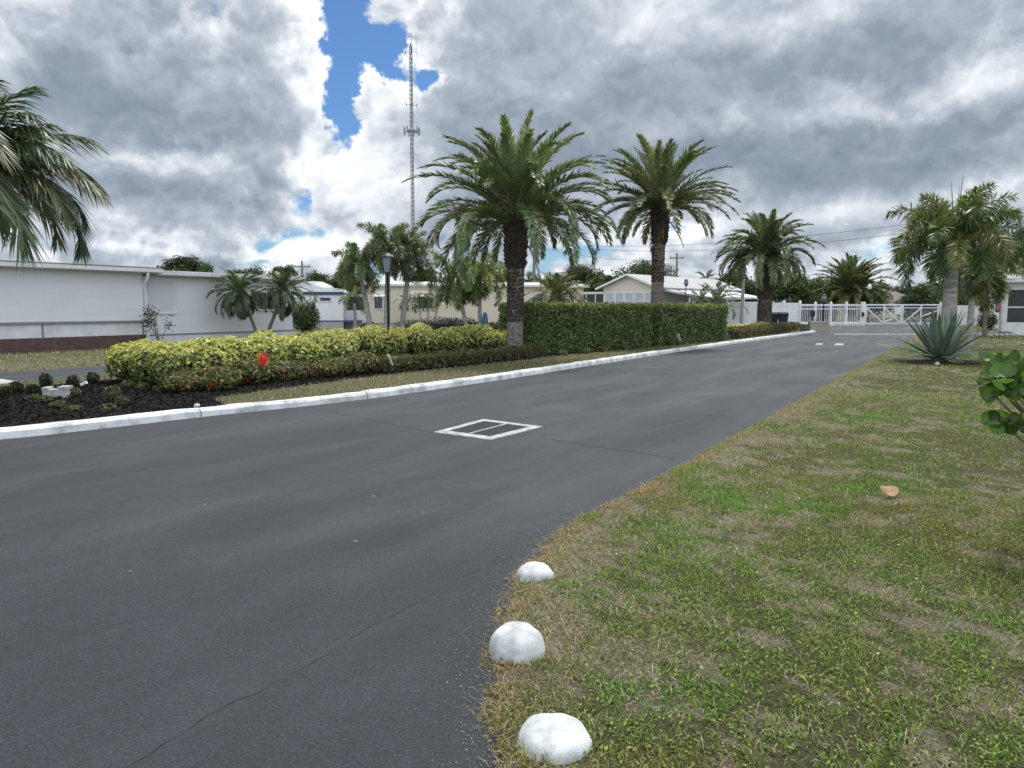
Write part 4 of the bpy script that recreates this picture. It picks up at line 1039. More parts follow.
# dark clipped bushes before the beige home
for i, (u, v, w, h, lb) in enumerate(((369, 342, 0.9, 0.9, 'dark round bush at the foot of the dark palm cluster'), (413, 338.5, 2.2, 0.95, 'grey-green loose shrub right of the lamp post before the beige home'), (441, 338, 3.2, 1.1, 'dark purplish clipped bush under the three slim palms'), (462, 338, 2.0, 1.0, 'dark purplish bush between the slim palms and light green palms'), (494, 341, 1.1, .9, 'leafy plant beside the blue wrapped post left of the tall hedge'))):
    cc = [[(0.04, 0.03, 0.025), (0.06, 0.045, 0.035)], [(0.1, 0.12, 0.09), (0.06, 0.08, 0.05)], [(0.035, 0.028, 0.025), (0.05, 0.04, 0.03)], [(0.035, 0.028, 0.025), (0.055, 0.045, 0.03)], [(0.06, 0.085, 0.045), (0.09, 0.11, 0.06)]][i]
    mb = bush_mb([(0, 0, h * .5, w / 2, .6, h * .52), (w * .2, 0, h * .5, w * .3, .6, h * .5)], 1300, .12, lambda p, z, k, r, cc=cc: pick(cc, k, r, .25), 90 + i)
    tag(mb.build('garden_shrub', M['leaf'], loc=G(u, v, 0)), lb, 'shrub')
p = G(485, 341, 0); t = thing('wrapped_post', p, 'short post wrapped in blue beside the hedge end, left of the largest date palm', 'post')
m = MB(); m.tube([(0, 0, 0), (0, 0, 1.0)], .05, 10); m.build('post', M['wood'], t)
m = MB(); m.lathe([(.05, .55), (.13, .6), (.15, .9), (.11, 1.25), (.04, 1.35)], 12); m.build('wrap', M['tarp'], t, True)

# =================================================================== lamp posts, poles, tower, wires
def lantern_post(loc, H, label, kind='lantern'):
    t = thing('lamp_post', loc, label, 'lamp post')
    m = MB(); m.lathe([(.08, 0), (.09, .05), (.06, .1), (.055, .5), (.04, .6), (.034, .7), (.03, H - .62), (.055, H - .6), (.055, H - .56), (.03, H - .55)], 14); m.build('post', M['black'], t, True)
    if kind == 'lantern':
        z0, z1 = H - .52, H - .14; f = MB()
        for sx in (-1, 1):
            for sy in (-1, 1): f.beam((sx * .085, sy * .085, z0), (sx * .125, sy * .125, z1), .022)
        f.box(-.1, .1, -.1, .1, z0 - .03, z0); f.box(-.14, .14, -.14, .14, z1, z1 + .02)
        f.build('lantern_frame', M['black'], t)
        m = MB(); m.add([(s * a, r * a, z) for z, a in ((z0, .075), (z1, .112)) for s, r in ((-1, -1), (1, -1), (1, 1), (-1, 1))], [(0, 1, 5, 4), (1, 2, 6, 5), (2, 3, 7, 6), (3, 0, 4, 7)]); m.build('lantern_glass', M['lampglass'], t)
        m = MB(); m.lathe([(.19, z1 + .02), (.12, z1 + .07), (.03, z1 + .11), (.02, z1 + .14), (.001, z1 + .17)], 4); m.build('lantern_roof', M['black'], t)
    else:
        m = MB(); z = H - .3; m.lathe([(.05, z - .25), (.14, z - .2), (.19, z), (.14, z + .16), (.0, z + .22)], 16); m.build('globe', M['lampglass'] if kind == 'globe' else M['white'], t, True)
        m = MB(); m.lathe([(.16, z + .17), (.1, z + .26), (.0, z + .32)], 14); m.build('cap', M['black'] if kind == 'globe' else M['white'], t, True)
    return t
pl = G(389, 365, IZ); zt = P(389, 252, pl[1])[2] - IZ
lantern_post(pl, zt, 'black lantern lamp post standing in the yellow shrubs before the palm cluster')
pl = P(685, 335, 60) * np.array([1, 1, 0]); lantern_post(pl, P(685, 279, 60)[2], 'dark lamp post with round head before the carport of the gabled home', 'globe')
pl = P(823, 325, 54) * np.array([1, 1, 0]); lantern_post(pl, P(823, 294, 54)[2], 'thin black lamp post standing behind the stone planter', 'globe')
pl = P(868, 322, 74) * np.array([1, 1, 0]); lantern_post(pl, P(868, 284, 74)[2] , 'lamp post with pale globe behind the white gate', 'white')

def utility_pole(u, vtop, Y, label, arm=True):
    p = P(u, 300, Y) * np.array([1, 1, 0]); H = P(u, vtop, Y)[2]
    t = thing('utility_pole', p, label, 'utility pole', 'utility poles')
    m = MB(); m.tube([(0, 0, -.2), (0, 0, H * .5), (0, 0, H)], [.2, .17, .13], 10); m.build('pole', M['wood'], t, True)
    if arm:
        m = MB(); m.beam((-1.0, 0, H - .7), (1.0, 0, H - .7), .12, .15); m.build('crossarm', M['wood'], t)
        for x in (-.9, 0, .9):
            m = MB(); m.lathe([(.05, H - .62), (.07, H - .5), (.03, H - .42)], 8, cx=x); m.build('insulator', M['galv'], t)
    return p + np.array([0, 0, H])
utility_pole(303, 261, 95, 'weathered utility pole above the blue-trimmed white home')
p528 = utility_pole(534, 240, 85, 'utility pole seen just right of the largest date palm trunk')
p677 = utility_pole(676, 253, 110, 'utility pole rising behind the roof of the gabled home')
poff = utility_pole(1090, 195, 60, 'utility pole beyond the right edge carrying the overhead wires')
def wire(a, b, sag, r, label):
    t = np.linspace(0, 1, 40)[:, None]; pts = np.array(a) * (1 - t) + np.array(b) * t; pts[:, 2] -= (sag * 4 * t * (1 - t))[:, 0]
    loc = pts[0].copy(); m = MB(); m.tube(pts - loc, r, 5)
    tag(m.build('overhead_wire', M['black'], loc=loc), label, 'wire', 'overhead power wires')
wire(P(590, 246, 105), P(1100, 195, 60), 1.2, .022, 'upper overhead wire sagging from behind the second palm to the right edge')
wire(P(590, 249, 105), P(1100, 203, 60), 1.5, .022, 'lower overhead wire sagging from behind the second palm to the right edge')
wire(P(534, 246, 85), P(676, 258, 110), .8, .018, 'faint overhead wire between the two middle utility poles')

p = P(414, 300, 250) * np.array([1, 1, 0]); H = P(410, 47, 250)[2]
t = thing('radio_tower', p, 'tall slim lattice communications tower against the blue gap in the clouds', 'tower')
m = MB(); w = .6; legs = [(w * math.cos(a), w * math.sin(a)) for a in (R(90), R(210), R(330))]
for x, y in legs: m.tube([(x, y, 0), (x * .8, y * .8, H)], .11, 5)
nb = 60
for k in range(nb):
    z0, z1 = H * k / nb, H * (k + 1) / nb; f0 = 1 - .2 * k / nb
    for i in range(3):
        a, b = legs[i], legs[(i + 1) % 3]
        if k % 2: a, b = b, a
        m.beam((a[0] * f0, a[1] * f0, z0), (b[0] * f0, b[1] * f0, z1), .1)
m.build('lattice_mast', M['tower'], t)
m = MB(); m.tube([(0, 0, 0), (0, 0, H)], .14, 6); m.build('cable_run', M['tower'], t)
za = P(412, 131, 250)[2]
m = MB(); m.lathe([(1.7, za - .2), (1.7, za + .0), (1.5, za), (1.5, za - .2)], 18); 
for k in range(6): a = k * R(60); m.beam((0, 0, za - .1), (2.4 * math.cos(a), 2.4 * math.sin(a), za - .1), .14)
m.build('platform', M['tower'], t)
for k in range(9):
    a = k * R(40); o = MB(); o.box(-.2, .2, -.12, .12, -1.2, 1.2); o = o.build('panel_antenna', M['galv'], t); o.location = (2.5 * math.cos(a), 2.5 * math.sin(a), za); o.rotation_euler = (0, 0, a)
zb = P(411, 105, 250)[2]
for k in range(4):
    a = k * R(90) + .4; m = MB(); m.beam((0, 0, zb), (1.7 * math.cos(a), 1.7 * math.sin(a), zb), .12); m.tube([(1.7 * math.cos(a), 1.7 * math.sin(a), zb - .5), (1.7 * math.cos(a), 1.7 * math.sin(a), zb + .5)], .12, 6); m.build('side_arm', M['tower'], t)
for dx, l in ((-1.7, 4), (1.7, 4.5), (.2, 5.5)):
    m = MB(); m.beam((0, 0, H - 1.5), (dx, 0, H - 1.5), .12); m.tube([(dx, 0, H - 2.2), (dx, 0, H + l)], [.1, .05], 6); m.build('whip_antenna', M['tower'], t)
m = MB(); m.lathe([(.3, H), (.35, H + .5), (.2, H + 1.2), (.0, H + 1.3)], 10); m.build('beacon', M['tower'], t)

# =================================================================== homes
def window(t, x0, x1, y, z0, z1, frame='white', glass='glassy', cols=2, rows=1, d=.05, fw=.07):
    f = MB(); f.box(x0 - fw, x1 + fw, y - d, y + .03, z1, z1 + fw); f.box(x0 - fw, x1 + fw, y - d - .02, y + .03, z0 - fw, z0)
    f.box(x0 - fw, x0, y - d, y + .03, z0, z1); f.box(x1, x1 + fw, y - d, y + .03, z0, z1)
    for k in range(1, cols): x = x0 + (x1 - x0) * k / cols; f.box(x - .025, x + .025, y - d + .01, y + .03, z0, z1)
    for k in range(1, rows): z = z0 + (z1 - z0) * k / rows; f.box(x0, x1, y - d + .015, y + .02, z - .02, z + .02)
    f = f.build('window', M[frame], t)
    g_ = MB(); g_.box(x0, x1, y - .012, y + .02, z0, z1); g_.build('pane', M[glass], f)
    return f
# --- long white home on the left
t = thing('mobile_home', RF(3, -29.0), 'long white manufactured home with brown brick skirting across the exit road', 'home', rz=RANG)
m = MB(); m.box(0, 16, 0, 8, .98, 2.95); m.build('shuttered_wall', M['vinyl'], t)
m = MB(); m.box(0, 16, .02, 8, .48, .98); m.build('lower_panel', M['white'], t)
for x in (.05, 4, 8, 12, 15.95):
    m = MB(); m.box(x - .03, x + .03, -.012, .06, .49, .97); m.build('panel_joint', M['grey'], t)
m = MB(); m.box(0, 16.02, -.05, 8, -.02, .475); m.build('brick_skirting', M['brick'], t)
m = MB(); m.box(-.02, 16.04, -.07, .3, .98, 1.06); m.build('sill', M['grey'], t)
m = MB(); m.box(-.5, 16.6, -.45, 8.5, 2.955, 3.16)
m.add([(-.5, -.45, 3.16), (16.6, -.45, 3.16), (16.6, 8.5, 3.42), (-.5, 8.5, 3.42), (16.6, 8.5, 3.16), (-.5, 8.5, 3.16)], [(0, 1, 2, 3)], [(1, 4, 2), (0, 3, 5)])
rf = m.build('roof', M['roofw'], t)
m = MB(); m.box(-.5, 16.62, -.58, -.452, 3.0, 3.13); m.build('gutter', M['white'], rf)
m = MB(); m.box(-.5, 16.6, -.47, -.3, 3.165, 3.2); m.build('flashing', M['brownroof'], rf)
m = MB(); m.tube([(15.95, -.5, 3.02), (15.95, -.48, 2.8), (16.0, -.1, 2.5), (16.08, -.08, 2.3), (16.08, -.1, .5), (16.12, -.15, .15), (16.35, -.7, .08)], .055, 8); m.build('downspout', M['white'], t, True)
m = MB(); m.box(16.02, 24.3, .35, 7.8, .4, 2.9); m.build('end_wall', M['clap'], t)
m = MB(); m.box(16.02, 24.33, .31, 7.8, -.02, .395); m.build('skirting', M['white'], t)
m = MB(); m.box(16.03, 24.36, .29, .36, .4, .46); m.build('skirting_rail', M['grey'], t)
m = MB(); m.box(16.605, 24.8, -.1, 8.2, 2.9, 3.12)
m.add([(16.605, -.1, 3.12), (24.8, -.1, 3.12), (24.8, 8.2, 3.35), (16.605, 8.2, 3.35)], [(0, 1, 2, 3)]); m.build('end_roof', M['roofw'], t)
m = MB(); m.box(16.61, 24.82, -.16, -.102, 2.93, 3.08); m.build('fascia', M['white'], t)
window(t, 16.5, 17.7, .35, 1.35, 2.75, 'white', 'palepanel', 1, 1, fw=.05)
window(t, 22.2, 23.2, .35, 1.5, 2.3, 'white', 'glassy', 2, 1)
# --- white home with blue trim
A = P(297, 327, 57); A[2] = 0
t = thing('mobile_home', A, 'small white mobile home with blue trim and a tiny window, beyond the round bush', 'home', rz=.12)
W_ = 4.3
m = MB(); m.box(-1.2, 3.4, 0, 10, .55, 2.5); m.build('wall', M['clap'], t)
m = MB(); m.box(-1.2, 3.42, -.02, 10, -.02, .5); m.build('skirting', M['concrete'], t)
m = MB(); m.box(-1.22, 4.7, -.05, 10, .5, .6); m.build('blue_band', M['blue'], t)
m = MB(); m.box(-1.3, 3.5, -.3, 10.2, 2.72, 2.95); m.add([(-1.3, -.3, 2.95), (3.5, -.3, 2.95), (3.5, 10.2, 2.95), (-1.3, 10.2, 2.95), (1.1, -.3, 3.12), (1.1, 10.2, 3.12)], [(0, 4, 5, 3), (4, 1, 2, 5)], [(0, 1, 4)]); m.build('roof', M['white'], t)
m = MB(); m.box(-1.25, 3.45, -.1, 10, 2.5, 2.718); m.build('blue_fascia', M['blue'], t)
window(t, 1.75, 2.5, 0, 2.05, 2.3, 'white', 'glassy', 1, 1)
m = MB(); m.box(3.405, 5.3, 1.2, 9, .0, 1.35); m.box(3.405, 3.55, 1.15, 1.3, 1.35, 2.4); m.box(5.15, 5.3, 1.15, 1.3, 1.35, 2.4); m.box(3.405, 5.6, .9, 9, 2.4, 2.55); m.build('porch', M['clap'], t)
m = MB(); m.box(3.56, 5.14, 1.25, 8.9, 1.352, 2.398); m.build('porch_screen', M['screen'], t)
# grey dome roof peeping behind it
m = MB(); m.lathe([(2.0, 0), (2.0, 2.9), (1.95, 3.2), (1.5, 3.8), (.8, 4.2), (0, 4.3)], 18, sx=1.3); p = P(314, 310, 80); tag(m.build('storage_tank', M['galv'], loc=(p[0], p[1], 0), smooth=True), 'pale grey rounded top showing above the blue-trimmed home roof', 'tank')
# --- beige home
p0 = P(371, 330, 50) * np.array([1, 1, 0])
t = thing('mobile_home', p0, 'long beige manufactured home with a flat roof behind the slim palms', 'home', rz=R(13))
HL = 14.6
m = MB(); m.box(0, HL, 0, 8, .55, 2.95); m.build('wall', M['beigeV'], t)
m = MB(); m.box(0, HL + .02, -.03, 8, -.02, .52); m.build('skirting', M['concrete'], t)
m = MB(); m.box(-.3, HL + .3, -.3, 8.3, 2.955, 3.1); m.add([(-.3, -.3, 3.1), (HL + .3, -.3, 3.1), (HL + .3, 8.3, 3.1), (-.3, 8.3, 3.1), (-.3, 4, 3.4), (HL + .3, 4, 3.4)], [(0, 1, 5, 4), (2, 3, 4, 5)], [(0, 4, 3), (1, 2, 5)]); m.build('roof', M['cream'], t)
for x0, x1, c_ in ((.25, .75, 1), (2.8, 4.0, 2), (5.75, 6.1, 1), (10.9, 11.7, 1)):
    window(t, x0, x1, 0, 1.5, 2.25, 'white', 'glassy', c_, 1)
for x0, x1 in ((.1, .9), (2.6, 4.2)):
    m = MB(); V = [(x0, -.02, 2.7), (x1, -.02, 2.7), (x1, -.7, 2.3), (x0, -.7, 2.3), (x0, -.02, 2.66), (x1, -.02, 2.66), (x1, -.7, 2.26), (x0, -.7, 2.26)]
    m.add(V, [(0, 3, 2, 1), (4, 5, 6, 7), (2, 3, 7, 6), (0, 4, 7, 3), (1, 2, 6, 5)]); m.build('awning', M['cream'], t)
# --- gabled home with carport
p0 = P(603, 330, 66) * np.array([1, 1, 0])
t = thing('gabled_home', p0, 'beige gabled home with white-framed windows and grey shingle roof behind the hedge', 'home', rz=R(-40))
m = MB(); Wg = 5.2; m.box(0, Wg, 0, 16, 0, 3.3); m.add([(0, 0, 3.3), (Wg, 0, 3.3), (Wg / 2, 0, 4.25), (0, 16, 3.3), (Wg, 16, 3.3), (Wg / 2, 16, 4.25)], None, [(0, 1, 2), (4, 3, 5)]); m.build('wall', M['palewall'], t)
m = MB()
for sg in (-1, 1):
    xe = Wg / 2 + sg * (Wg / 2 + .5); a = [(xe, -.5, 3.2), (xe, 16.4, 3.2), (Wg / 2, 16.4, 4.36), (Wg / 2, -.5, 4.36)]
    V = a + [(x, y, z - .12) for x, y, z in a]; m.add(V, [(0, 1, 2, 3), (7, 6, 5, 4), (0, 3, 7, 4), (0, 4, 5, 1)])
rf = m.build('roof', M['shingle'], t)
m = MB(); m.beam((-.5, -.53, 3.12), (Wg / 2, -.53, 4.3), .05, .16); m.beam((Wg + .5, -.53, 3.12), (Wg / 2, -.53, 4.3), .05, .16); m.build('bargeboard', M['white'], rf)
for k in range(5): window(t, .35 + k * .95, 1.05 + k * .95, 0, 1.5, 2.75, 'white', 'blind', 1, 2, fw=.1)
m = MB(); m.add([(Wg + .1, .5, 3.1), (Wg + 3.6, .5, 2.45), (Wg + 3.6, 14, 2.45), (Wg + .1, 14, 3.1), (Wg + .1, .5, 2.95), (Wg + 3.6, .5, 2.3), (Wg + 3.6, 14, 2.3), (Wg + .1, 14, 2.95)], [(0, 1, 2, 3), (7, 6, 5, 4), (0, 4, 5, 1), (1, 5, 6, 2)]); m.build('carport_roof', M['roofw'], t)
for x, y in ((Wg + 3.4, .7), (Wg + 3.4, 7), (Wg + 3.4, 13.8), (Wg + 2.6, .7)):
    m = MB(); m.box(x - .06, x + .06, y - .06, y + .06, 0, 2.35); m.build('carport_post', M['white'], t)
m = MB(); m.box(Wg + .2, Wg + 3.6, 13.0, 13.2, 0, 2.3); m.build('carport_back', M['screen'], t)
m = MB(); m.box(-4.2, .1, 1.5, 6, 2.75, 2.95); m.box(-4.0, .0, 5, 6, 0, 2.748); m.build('porch', M['cream'], t)
for x in (-3.9, -2.9, -1.9, -1.0): 
    m = MB(); m.box(x - .05, x + .05, 1.6, 1.7, 0, 2.75); m.build('porch_post', M['white'], t)
for x in (-3.4, -2.4, -1.45): 
    m = MB(); m.box(x - .4, x + .4, 1.62, 1.66, .9, 2.74); m.build('porch_screen', M['screen'], t)
# car under the carport
ga = R(-40); cp = p0 + np.array([math.cos(ga) * 7.0 - math.sin(ga) * 4, math.sin(ga) * 7.0 + math.cos(ga) * 4, 0])
t = thing('parked_car', cp, 'white car under the carport of the gabled home', 'car', rz=R(50))
prof = [(-2.1, .35), (-2.15, .75), (-1.9, .9), (-1.1, .98), (-.45, 1.42), (.9, 1.45), (1.7, 1.0), (2.1, .92), (2.15, .5), (2.05, .3)]
m = MB(); n = len(prof); m.add([(x, s * (.82 if z < 1.1 else .66), z) for s in (-1, 1) for x, z in prof], [(i, i + 1, n + i + 1, n + i) for i in range(n - 1)]); 
T_ = tri_poly(prof); m.add([(x, -(.82 if z < 1.1 else .66), z) for x, z in prof], None, T_); m.add([(x, (.82 if z < 1.1 else .66), z) for x, z in prof], None, T_); m.build('body', M['white'], t)
for s in (-1, 1):
    m = MB(); y1, y2 = s * .785, s * .675; V = [(-.95, y1, 1.03), (1.35, y1, 1.03), (.8, y2, 1.39), (-.42, y2, 1.38)]; m.add(V, [(0, 1, 2, 3)]); m.build('side_window', M['glassy'], t)
    for x in (-1.35, 1.35):
        m = MB(); m.tube([(x, s * .68, .33), (x, s * .86, .33)], .33, 18); o = m.build('wheel', M['black'], t); h_ = MB(); h_.tube([(x, s * .84, .33), (x, s * .875, .33)], .19, 14); h_.build('rim', M['galv'], o)
m = MB(); m.add([(-1.08, -.74, 1.0), (-1.08, .74, 1.0), (-.47, .62, 1.405), (-.47, -.62, 1.405)], [(0, 1, 2, 3)]); m.build('windscreen', M['glassy'], t)

# --- right-hand screened porch home and the one behind it
p0 = G(1001, 335.5) ; 
t = thing('screened_home', p0, 'white home with dark screened porch at the right edge of the lawn', 'home', rz=RANG - math.pi / 2)
m = MB(); m.box(0, 9, 0, .12, 0, .75); m.box(0, .12, .12, 7, 0, .75); m.build('knee_wall', M['white'], t)
for x in (.09, 1.6, 3.2, 4.8):
    m = MB(); m.box(x - .14, x + .14, -.03, .14, .75, 2.95); m.build('porch_post', M['white'], t)
m = MB(); m.box(0, 9, -.02, .12, 2.55, 2.95); m.box(0, .12, .12, 7, 2.55, 2.95); m.box(.18, 9, .0, .1, 1.55, 1.63); m.build('header_beam', M['white'], t)
m = MB(); m.box(.18, 9, .05, .07, .75, 2.55); m.box(.05, .07, .18, 7, .75, 2.55); m.build('screen', M['screen'], t)
m = MB(); m.box(.3, 9, 2.5, 7, .0, 2.9); m.build('wall', M['clap'], t)
m = MB(); m.box(-.55, 9.2, -.5, 7.3, 2.955, 3.2); m.build('roof', M['white'], t)
m = MB(); m.tube([(-.5, -.4, 3.0), (-.35, -.25, 2.8), (-.06, -.08, 2.5), (-.06, -.08, .1)], .05, 8); m.build('downspout', M['white'], t, True)
p0 = P(991, 326, 56) * np.array([1, 1, 0])
t = thing('screened_home', p0, 'white neighbour home with lower roof just behind the screened porch', 'home', rz=RANG - math.pi / 2)
m = MB(); m.box(0, 7, 0, 6, 0, 1.2); m.box(0, .2, 0, 6, 1.2, 2.6); m.box(1.4, 7, 0.02, 6, 1.2, 2.6); m.build('wall', M['clap'], t)
m = MB(); m.box(.2, 1.4, .1, 5, 1.2, 2.6); m.build('screen', M['screen'], t)
m = MB(); m.box(-.4, 7.4, -.4, 6.4, 2.6, 2.85); m.build('roof', M['white'], t)
m = MB(); m.tube([(-.35, -.3, 2.6), (-.08, -.06, 2.3), (-.08, -.06, .1)], .06, 8); m.build('downspout', M['white'], t)
p = P(1000, 330, 47) * np.array([1, 1, 0]); t = thing('garden_ornament', p, 'small pink ornament on a thin stand beside the screened porch corner', 'ornament')
m = MB(); m.tube([(0, 0, 0), (0, 0, 1.3)], .03, 8); m.build('stand', M['white'], t)
m = MB(); m.lathe([(.02, 1.25), (.2, 1.35), (.27, 1.55), (.2, 1.78), (.1, 1.85), (.13, 1.95), (.1, 2.05), (0, 2.1)], 14); m.build('pink_body', M['pink'], t, True)
p = G(994, 335, .03); t = thing('edged_bed', p, 'small brown mulch bed with white edging before the screened porch', 'planting bed', rz=.1)
m = MB(); m.lathe([(1.15, 0), (1.1, .14), (.8, .2), (0, .22)], 20, sy=.6); m.build('mulch', M['deadleaf'] if False else M['brownroof'], t, True)
m = MB()
for k in range(14): a = math.pi + k * math.pi / 13; m.box(1.2 * math.cos(a) - .1, 1.2 * math.cos(a) + .1, .75 * math.sin(a) - .06, .75 * math.sin(a) + .06, 0, .1 + .03 * (k % 2))
m.build('edging', M['stone'], t)
# fence and shrub behind the foxtail palms
p = P(952, 322, 66) * np.array([1, 1, 0]); t = thing('white_fence', p, 'short white board fence between the palm trunks and the neighbour home', 'fence', 'white fences')
m = MB()
for k in range(22): m.box(k * .13, k * .13 + .115, 0, .03, .05, 1.75)
m.build('boards', M['white'], t)
for x in (-.06, 2.9): 
    m = MB(); m.box(x - .06, x + .06, -.03, .1, 0, 1.9); m.build('post', M['white'], t)
mb = bush_mb([(0, 0, .7, .6, .6, .7)], 500, .16, col_bush, 99); tag(mb.build('round_bush', M['leaf'], loc=P(987, 326, 52) * np.array([1, 1, 0])), 'dark round bush against the neighbour home downspout', 'bush')

# =================================================================== white fences and gate at the end of the drive
YG = 66.0
def gx(u): return P(u, 307, YG)[0]
def fence_run(u0, u1, step, kind, label, Y=YG, H=1.85, shear=0.0, base=True):
    x0, x1 = P(u0, 307, Y)[0], P(u1, 307, Y)[0]; L = x1 - x0
    t = thing('white_fence', (x0, Y, 0), label, 'fence', 'white fences', rz=shear)
    nP = max(2, int(round(L / step)) + 1)
    for k in range(nP):
        x = L * k / (nP - 1); m = MB(); m.box(x - .09, x + .09, -.09, .09, 0, H + .08); m.lathe([(.13, H + .08), (.1, H + .16), (0, H + .22)], 4, cx=x); m.build('post', M['white'], t)
    m = MB(); m.box(0, L, -.03, .03, .18, .3); m.box(0, L, -.03, .03, H - .16, H); 
    if kind == 'picket': m.box(0, L, -.03, .03, H - .45, H - .37)
    m.build('rails', M['white'], t)
    m = MB(); gap = .15 if kind == 'picket' else .152; w = .035 if kind == 'picket' else .148
    for k in range(int(L / gap)):
        x = gap * (k + .5); m.box(x - w / 2, x + w / 2, -.012, .012, .301, H - .161)
    m.build('pickets', M['white'], t)
    if base:
        m = MB(); m.box(0, L, -.35, .2, -.02, .12); m.build('base_kerb', M['kerb'], t)
    return t
fence_run(727, 759, 1.6, 'solid', 'solid white board fence between the hedge end and the third date palm', 58, 2.0, base=False)
fence_run(768, 800, 1.4, 'solid', 'solid white board fence behind the wheeled bins', 64, 1.95, base=False)
fence_run(800, 862, 1.45, 'picket', 'open white picket fence on a white base, left of the gate')
t = thing('driveway_gate', (gx(863), YG - .1, 0), 'white double gate with diagonal braces closing the end of the drive', 'gate')
m = MB(); m.box(-.12, .12, -.12, .12, 0, 2.05); m.build('gate_post', M['white'], t)
m = MB(); m.box(-.2, -.02, -.25, -.12, .8, 1.15); m.build('latch_box', M['black'], t)
L = gx(938) - gx(864); leaf = L / 2
for s in range(2):
    x0 = .16 + s * leaf; x1 = x0 + leaf - .05
    m = MB(); 
    for x in (x0, (x0 + x1) / 2, x1 - .1): m.box(x, x + .1, -.04, .04, .12, 1.85)
    m.box(x0 + .1, x1 - .1, -.035, .035, .12, .25); m.box(x0 + .1, x1 - .1, -.035, .035, 1.72, 1.85)
    m.box(x0 + .1, x1 - .1, -.035, .035, 1.5, 1.58)
    lf = m.build('gate_leaf', M['white'], t)
    xm = (x0 + x1) / 2; br = MB()
    if s == 0: br.beam((x0 + .1, -.045, 1.5), (xm, -.045, .22), .04, .11); br.beam((xm + .1, -.045, 1.5), (x1 - .1, -.045, .22), .04, .11); br.beam((x0 + 1.5, -.045, .25), (x0 + 2.4, -.045, .6), .04, .1)
    else: br.beam((x0 + .1, -.045, .22), (xm, -.045, 1.5), .04, .11); br.beam((xm + .1, -.045, .8), (x1 - .1, -.045, 1.3), .04, .11)
    br.build('brace', M['white'], lf)
    m = MB()
    for k in range(int((x1 - x0) / .14)): x = x0 + .14 * (k + .5); m.box(x - .014, x + .014, .0, .02, .25, 1.5)
    m.build('bars', M['galv'], lf)
m = MB(); x = .16 + leaf * .78; m.box(x, x + .55, -.09, -.07, .95, 1.62); m.build('notice_board', M['white'], t)
m = MB(); m.box(L + .2, L + .42, -.12, .12, 0, 2.05); m.build('gate_post', M['white'], t)
# wheeled bins
def bin_(u, v, Y, mat, label):
    p = P(u, v, Y) * np.array([1, 1, 0]); t = thing('wheeled_bin', p, label, 'bin', 'wheeled bins by the fence'); t.scale = (1.0, 1.0, 1.12)
    m = MB(); m.add([(s * a, r * b, z) for z, a, b in ((.08, .23, .26), (.95, .3, .36)) for s, r in ((-1, -1), (1, -1), (1, 1), (-1, 1))], [(0, 1, 5, 4), (1, 2, 6, 5), (2, 3, 7, 6), (3, 0, 4, 7), (3, 2, 1, 0)]); m.build('bin_body', M[mat], t)
    m = MB(); m.add([(-.32, -.4, .955), (.32, -.4, .955), (.32, .4, .955), (-.32, .4, .955), (-.27, -.3, 1.06), (.27, -.3, 1.06), (.27, .38, 1.08), (-.27, .38, 1.08)], [(0, 1, 5, 4), (1, 2, 6, 5), (2, 3, 7, 6), (3, 0, 4, 7), (4, 5, 6, 7)]); m.build('lid', M[mat], t)
    for s in (-1, 1): m = MB(); m.tube([(s * .24, .3, .11), (s * .3, .3, .11)], .11, 12); m.build('wheel', M['black'], t)
bin_(773, 320, 60, 'bingreen', 'dark green wheeled bin partly hidden by the third date palm trunk')
bin_(783, 320, 59, 'navy', 'navy blue wheeled bin standing in front of the white fence')
# stone planter
p = G(810, 332.3); ang = math.atan2(*(G(828, 331) - p)[1::-1]); L = float(np.linalg.norm((G(828, 331.2) - p)))
t = thing('stone_planter', p, 'low pale stone planter at the end of the island kerb', 'planter', rz=0.1)
m = MB(); m.box(0, 1.25, 0, .3, 0, .62); m.box(0, .3, .3, 1.4, 0, .5); m.box(.95, 1.25, .3, 1.4, 0, .5); m.box(.3, .95, 1.1, 1.4, 0, .5); m.build('wall', M['stonew'], t)
m = MB(); m.box(-.04, .35, -.04, .34, .62, .7); m.box(.35, 1.3, -.04, .34, .622, .68); m.build('coping', M['concrete'], t)
m = MB(); m.box(.3, .95, .3, 1.1, 0, .42); m.build('soil', M['mulch'], t)
mb = bush_mb([(.62, .7, .5, .35, .4, .3)], 220, .1, col_bush, 111); mb.build('planting', M['leaf'], t)
p = P(812, 330, 52) * np.array([1, 1, 0]); t = thing('keypad_post', p, 'short black keypad post behind the stone planter', 'post')
m = MB(); m.tube([(0, 0, 0), (0, 0, 1.0)], .05, 10); m.build('post', M['black'], t)
m = MB(); m.box(-.13, .13, -.12, .1, .95, 1.35); m.build('keypad_box', M['black'], t)
# things beyond the gate
p = P(885, 318, 110) * np.array([1, 1, 0]); t = thing('distant_house', p, 'distant house with hipped brown roof seen over the gate', 'house')
m = MB(); m.box(0, 4.4, 0, 8, 0, 2.4); m.build('wall', M['beige'], t)
m = MB(); m.add([(-.4, -.4, 2.4), (4.8, -.4, 2.4), (4.8, 8.4, 2.4), (-.4, 8.4, 2.4), (1.9, 3, 3.9), (2.9, 3, 3.9)], [(0, 1, 5, 4), (2, 3, 4, 5)], [(1, 2, 5), (3, 0, 4)]); m.build('roof', M['brownroof'], t)
p = P(872, 318, 118) * np.array([1, 1, 0]); t = thing('distant_house', p, 'distant low house with a grey flat roof left of the brown-roofed house', 'house')
m = MB(); m.box(-.5, 2.4, 0, 6, 0, 3.3); m.build('wall', M['shingle'], t)
m = MB(); m.box(-.8, 2.7, -.4, 6.3, 3.3, 3.5); m.box(-.6, 1.6, 1, 5, 3.9, 4.1); m.box(-.4, 1.4, 1.2, 4.8, 3.5, 3.9); m.build('roof', M['grey'], t)
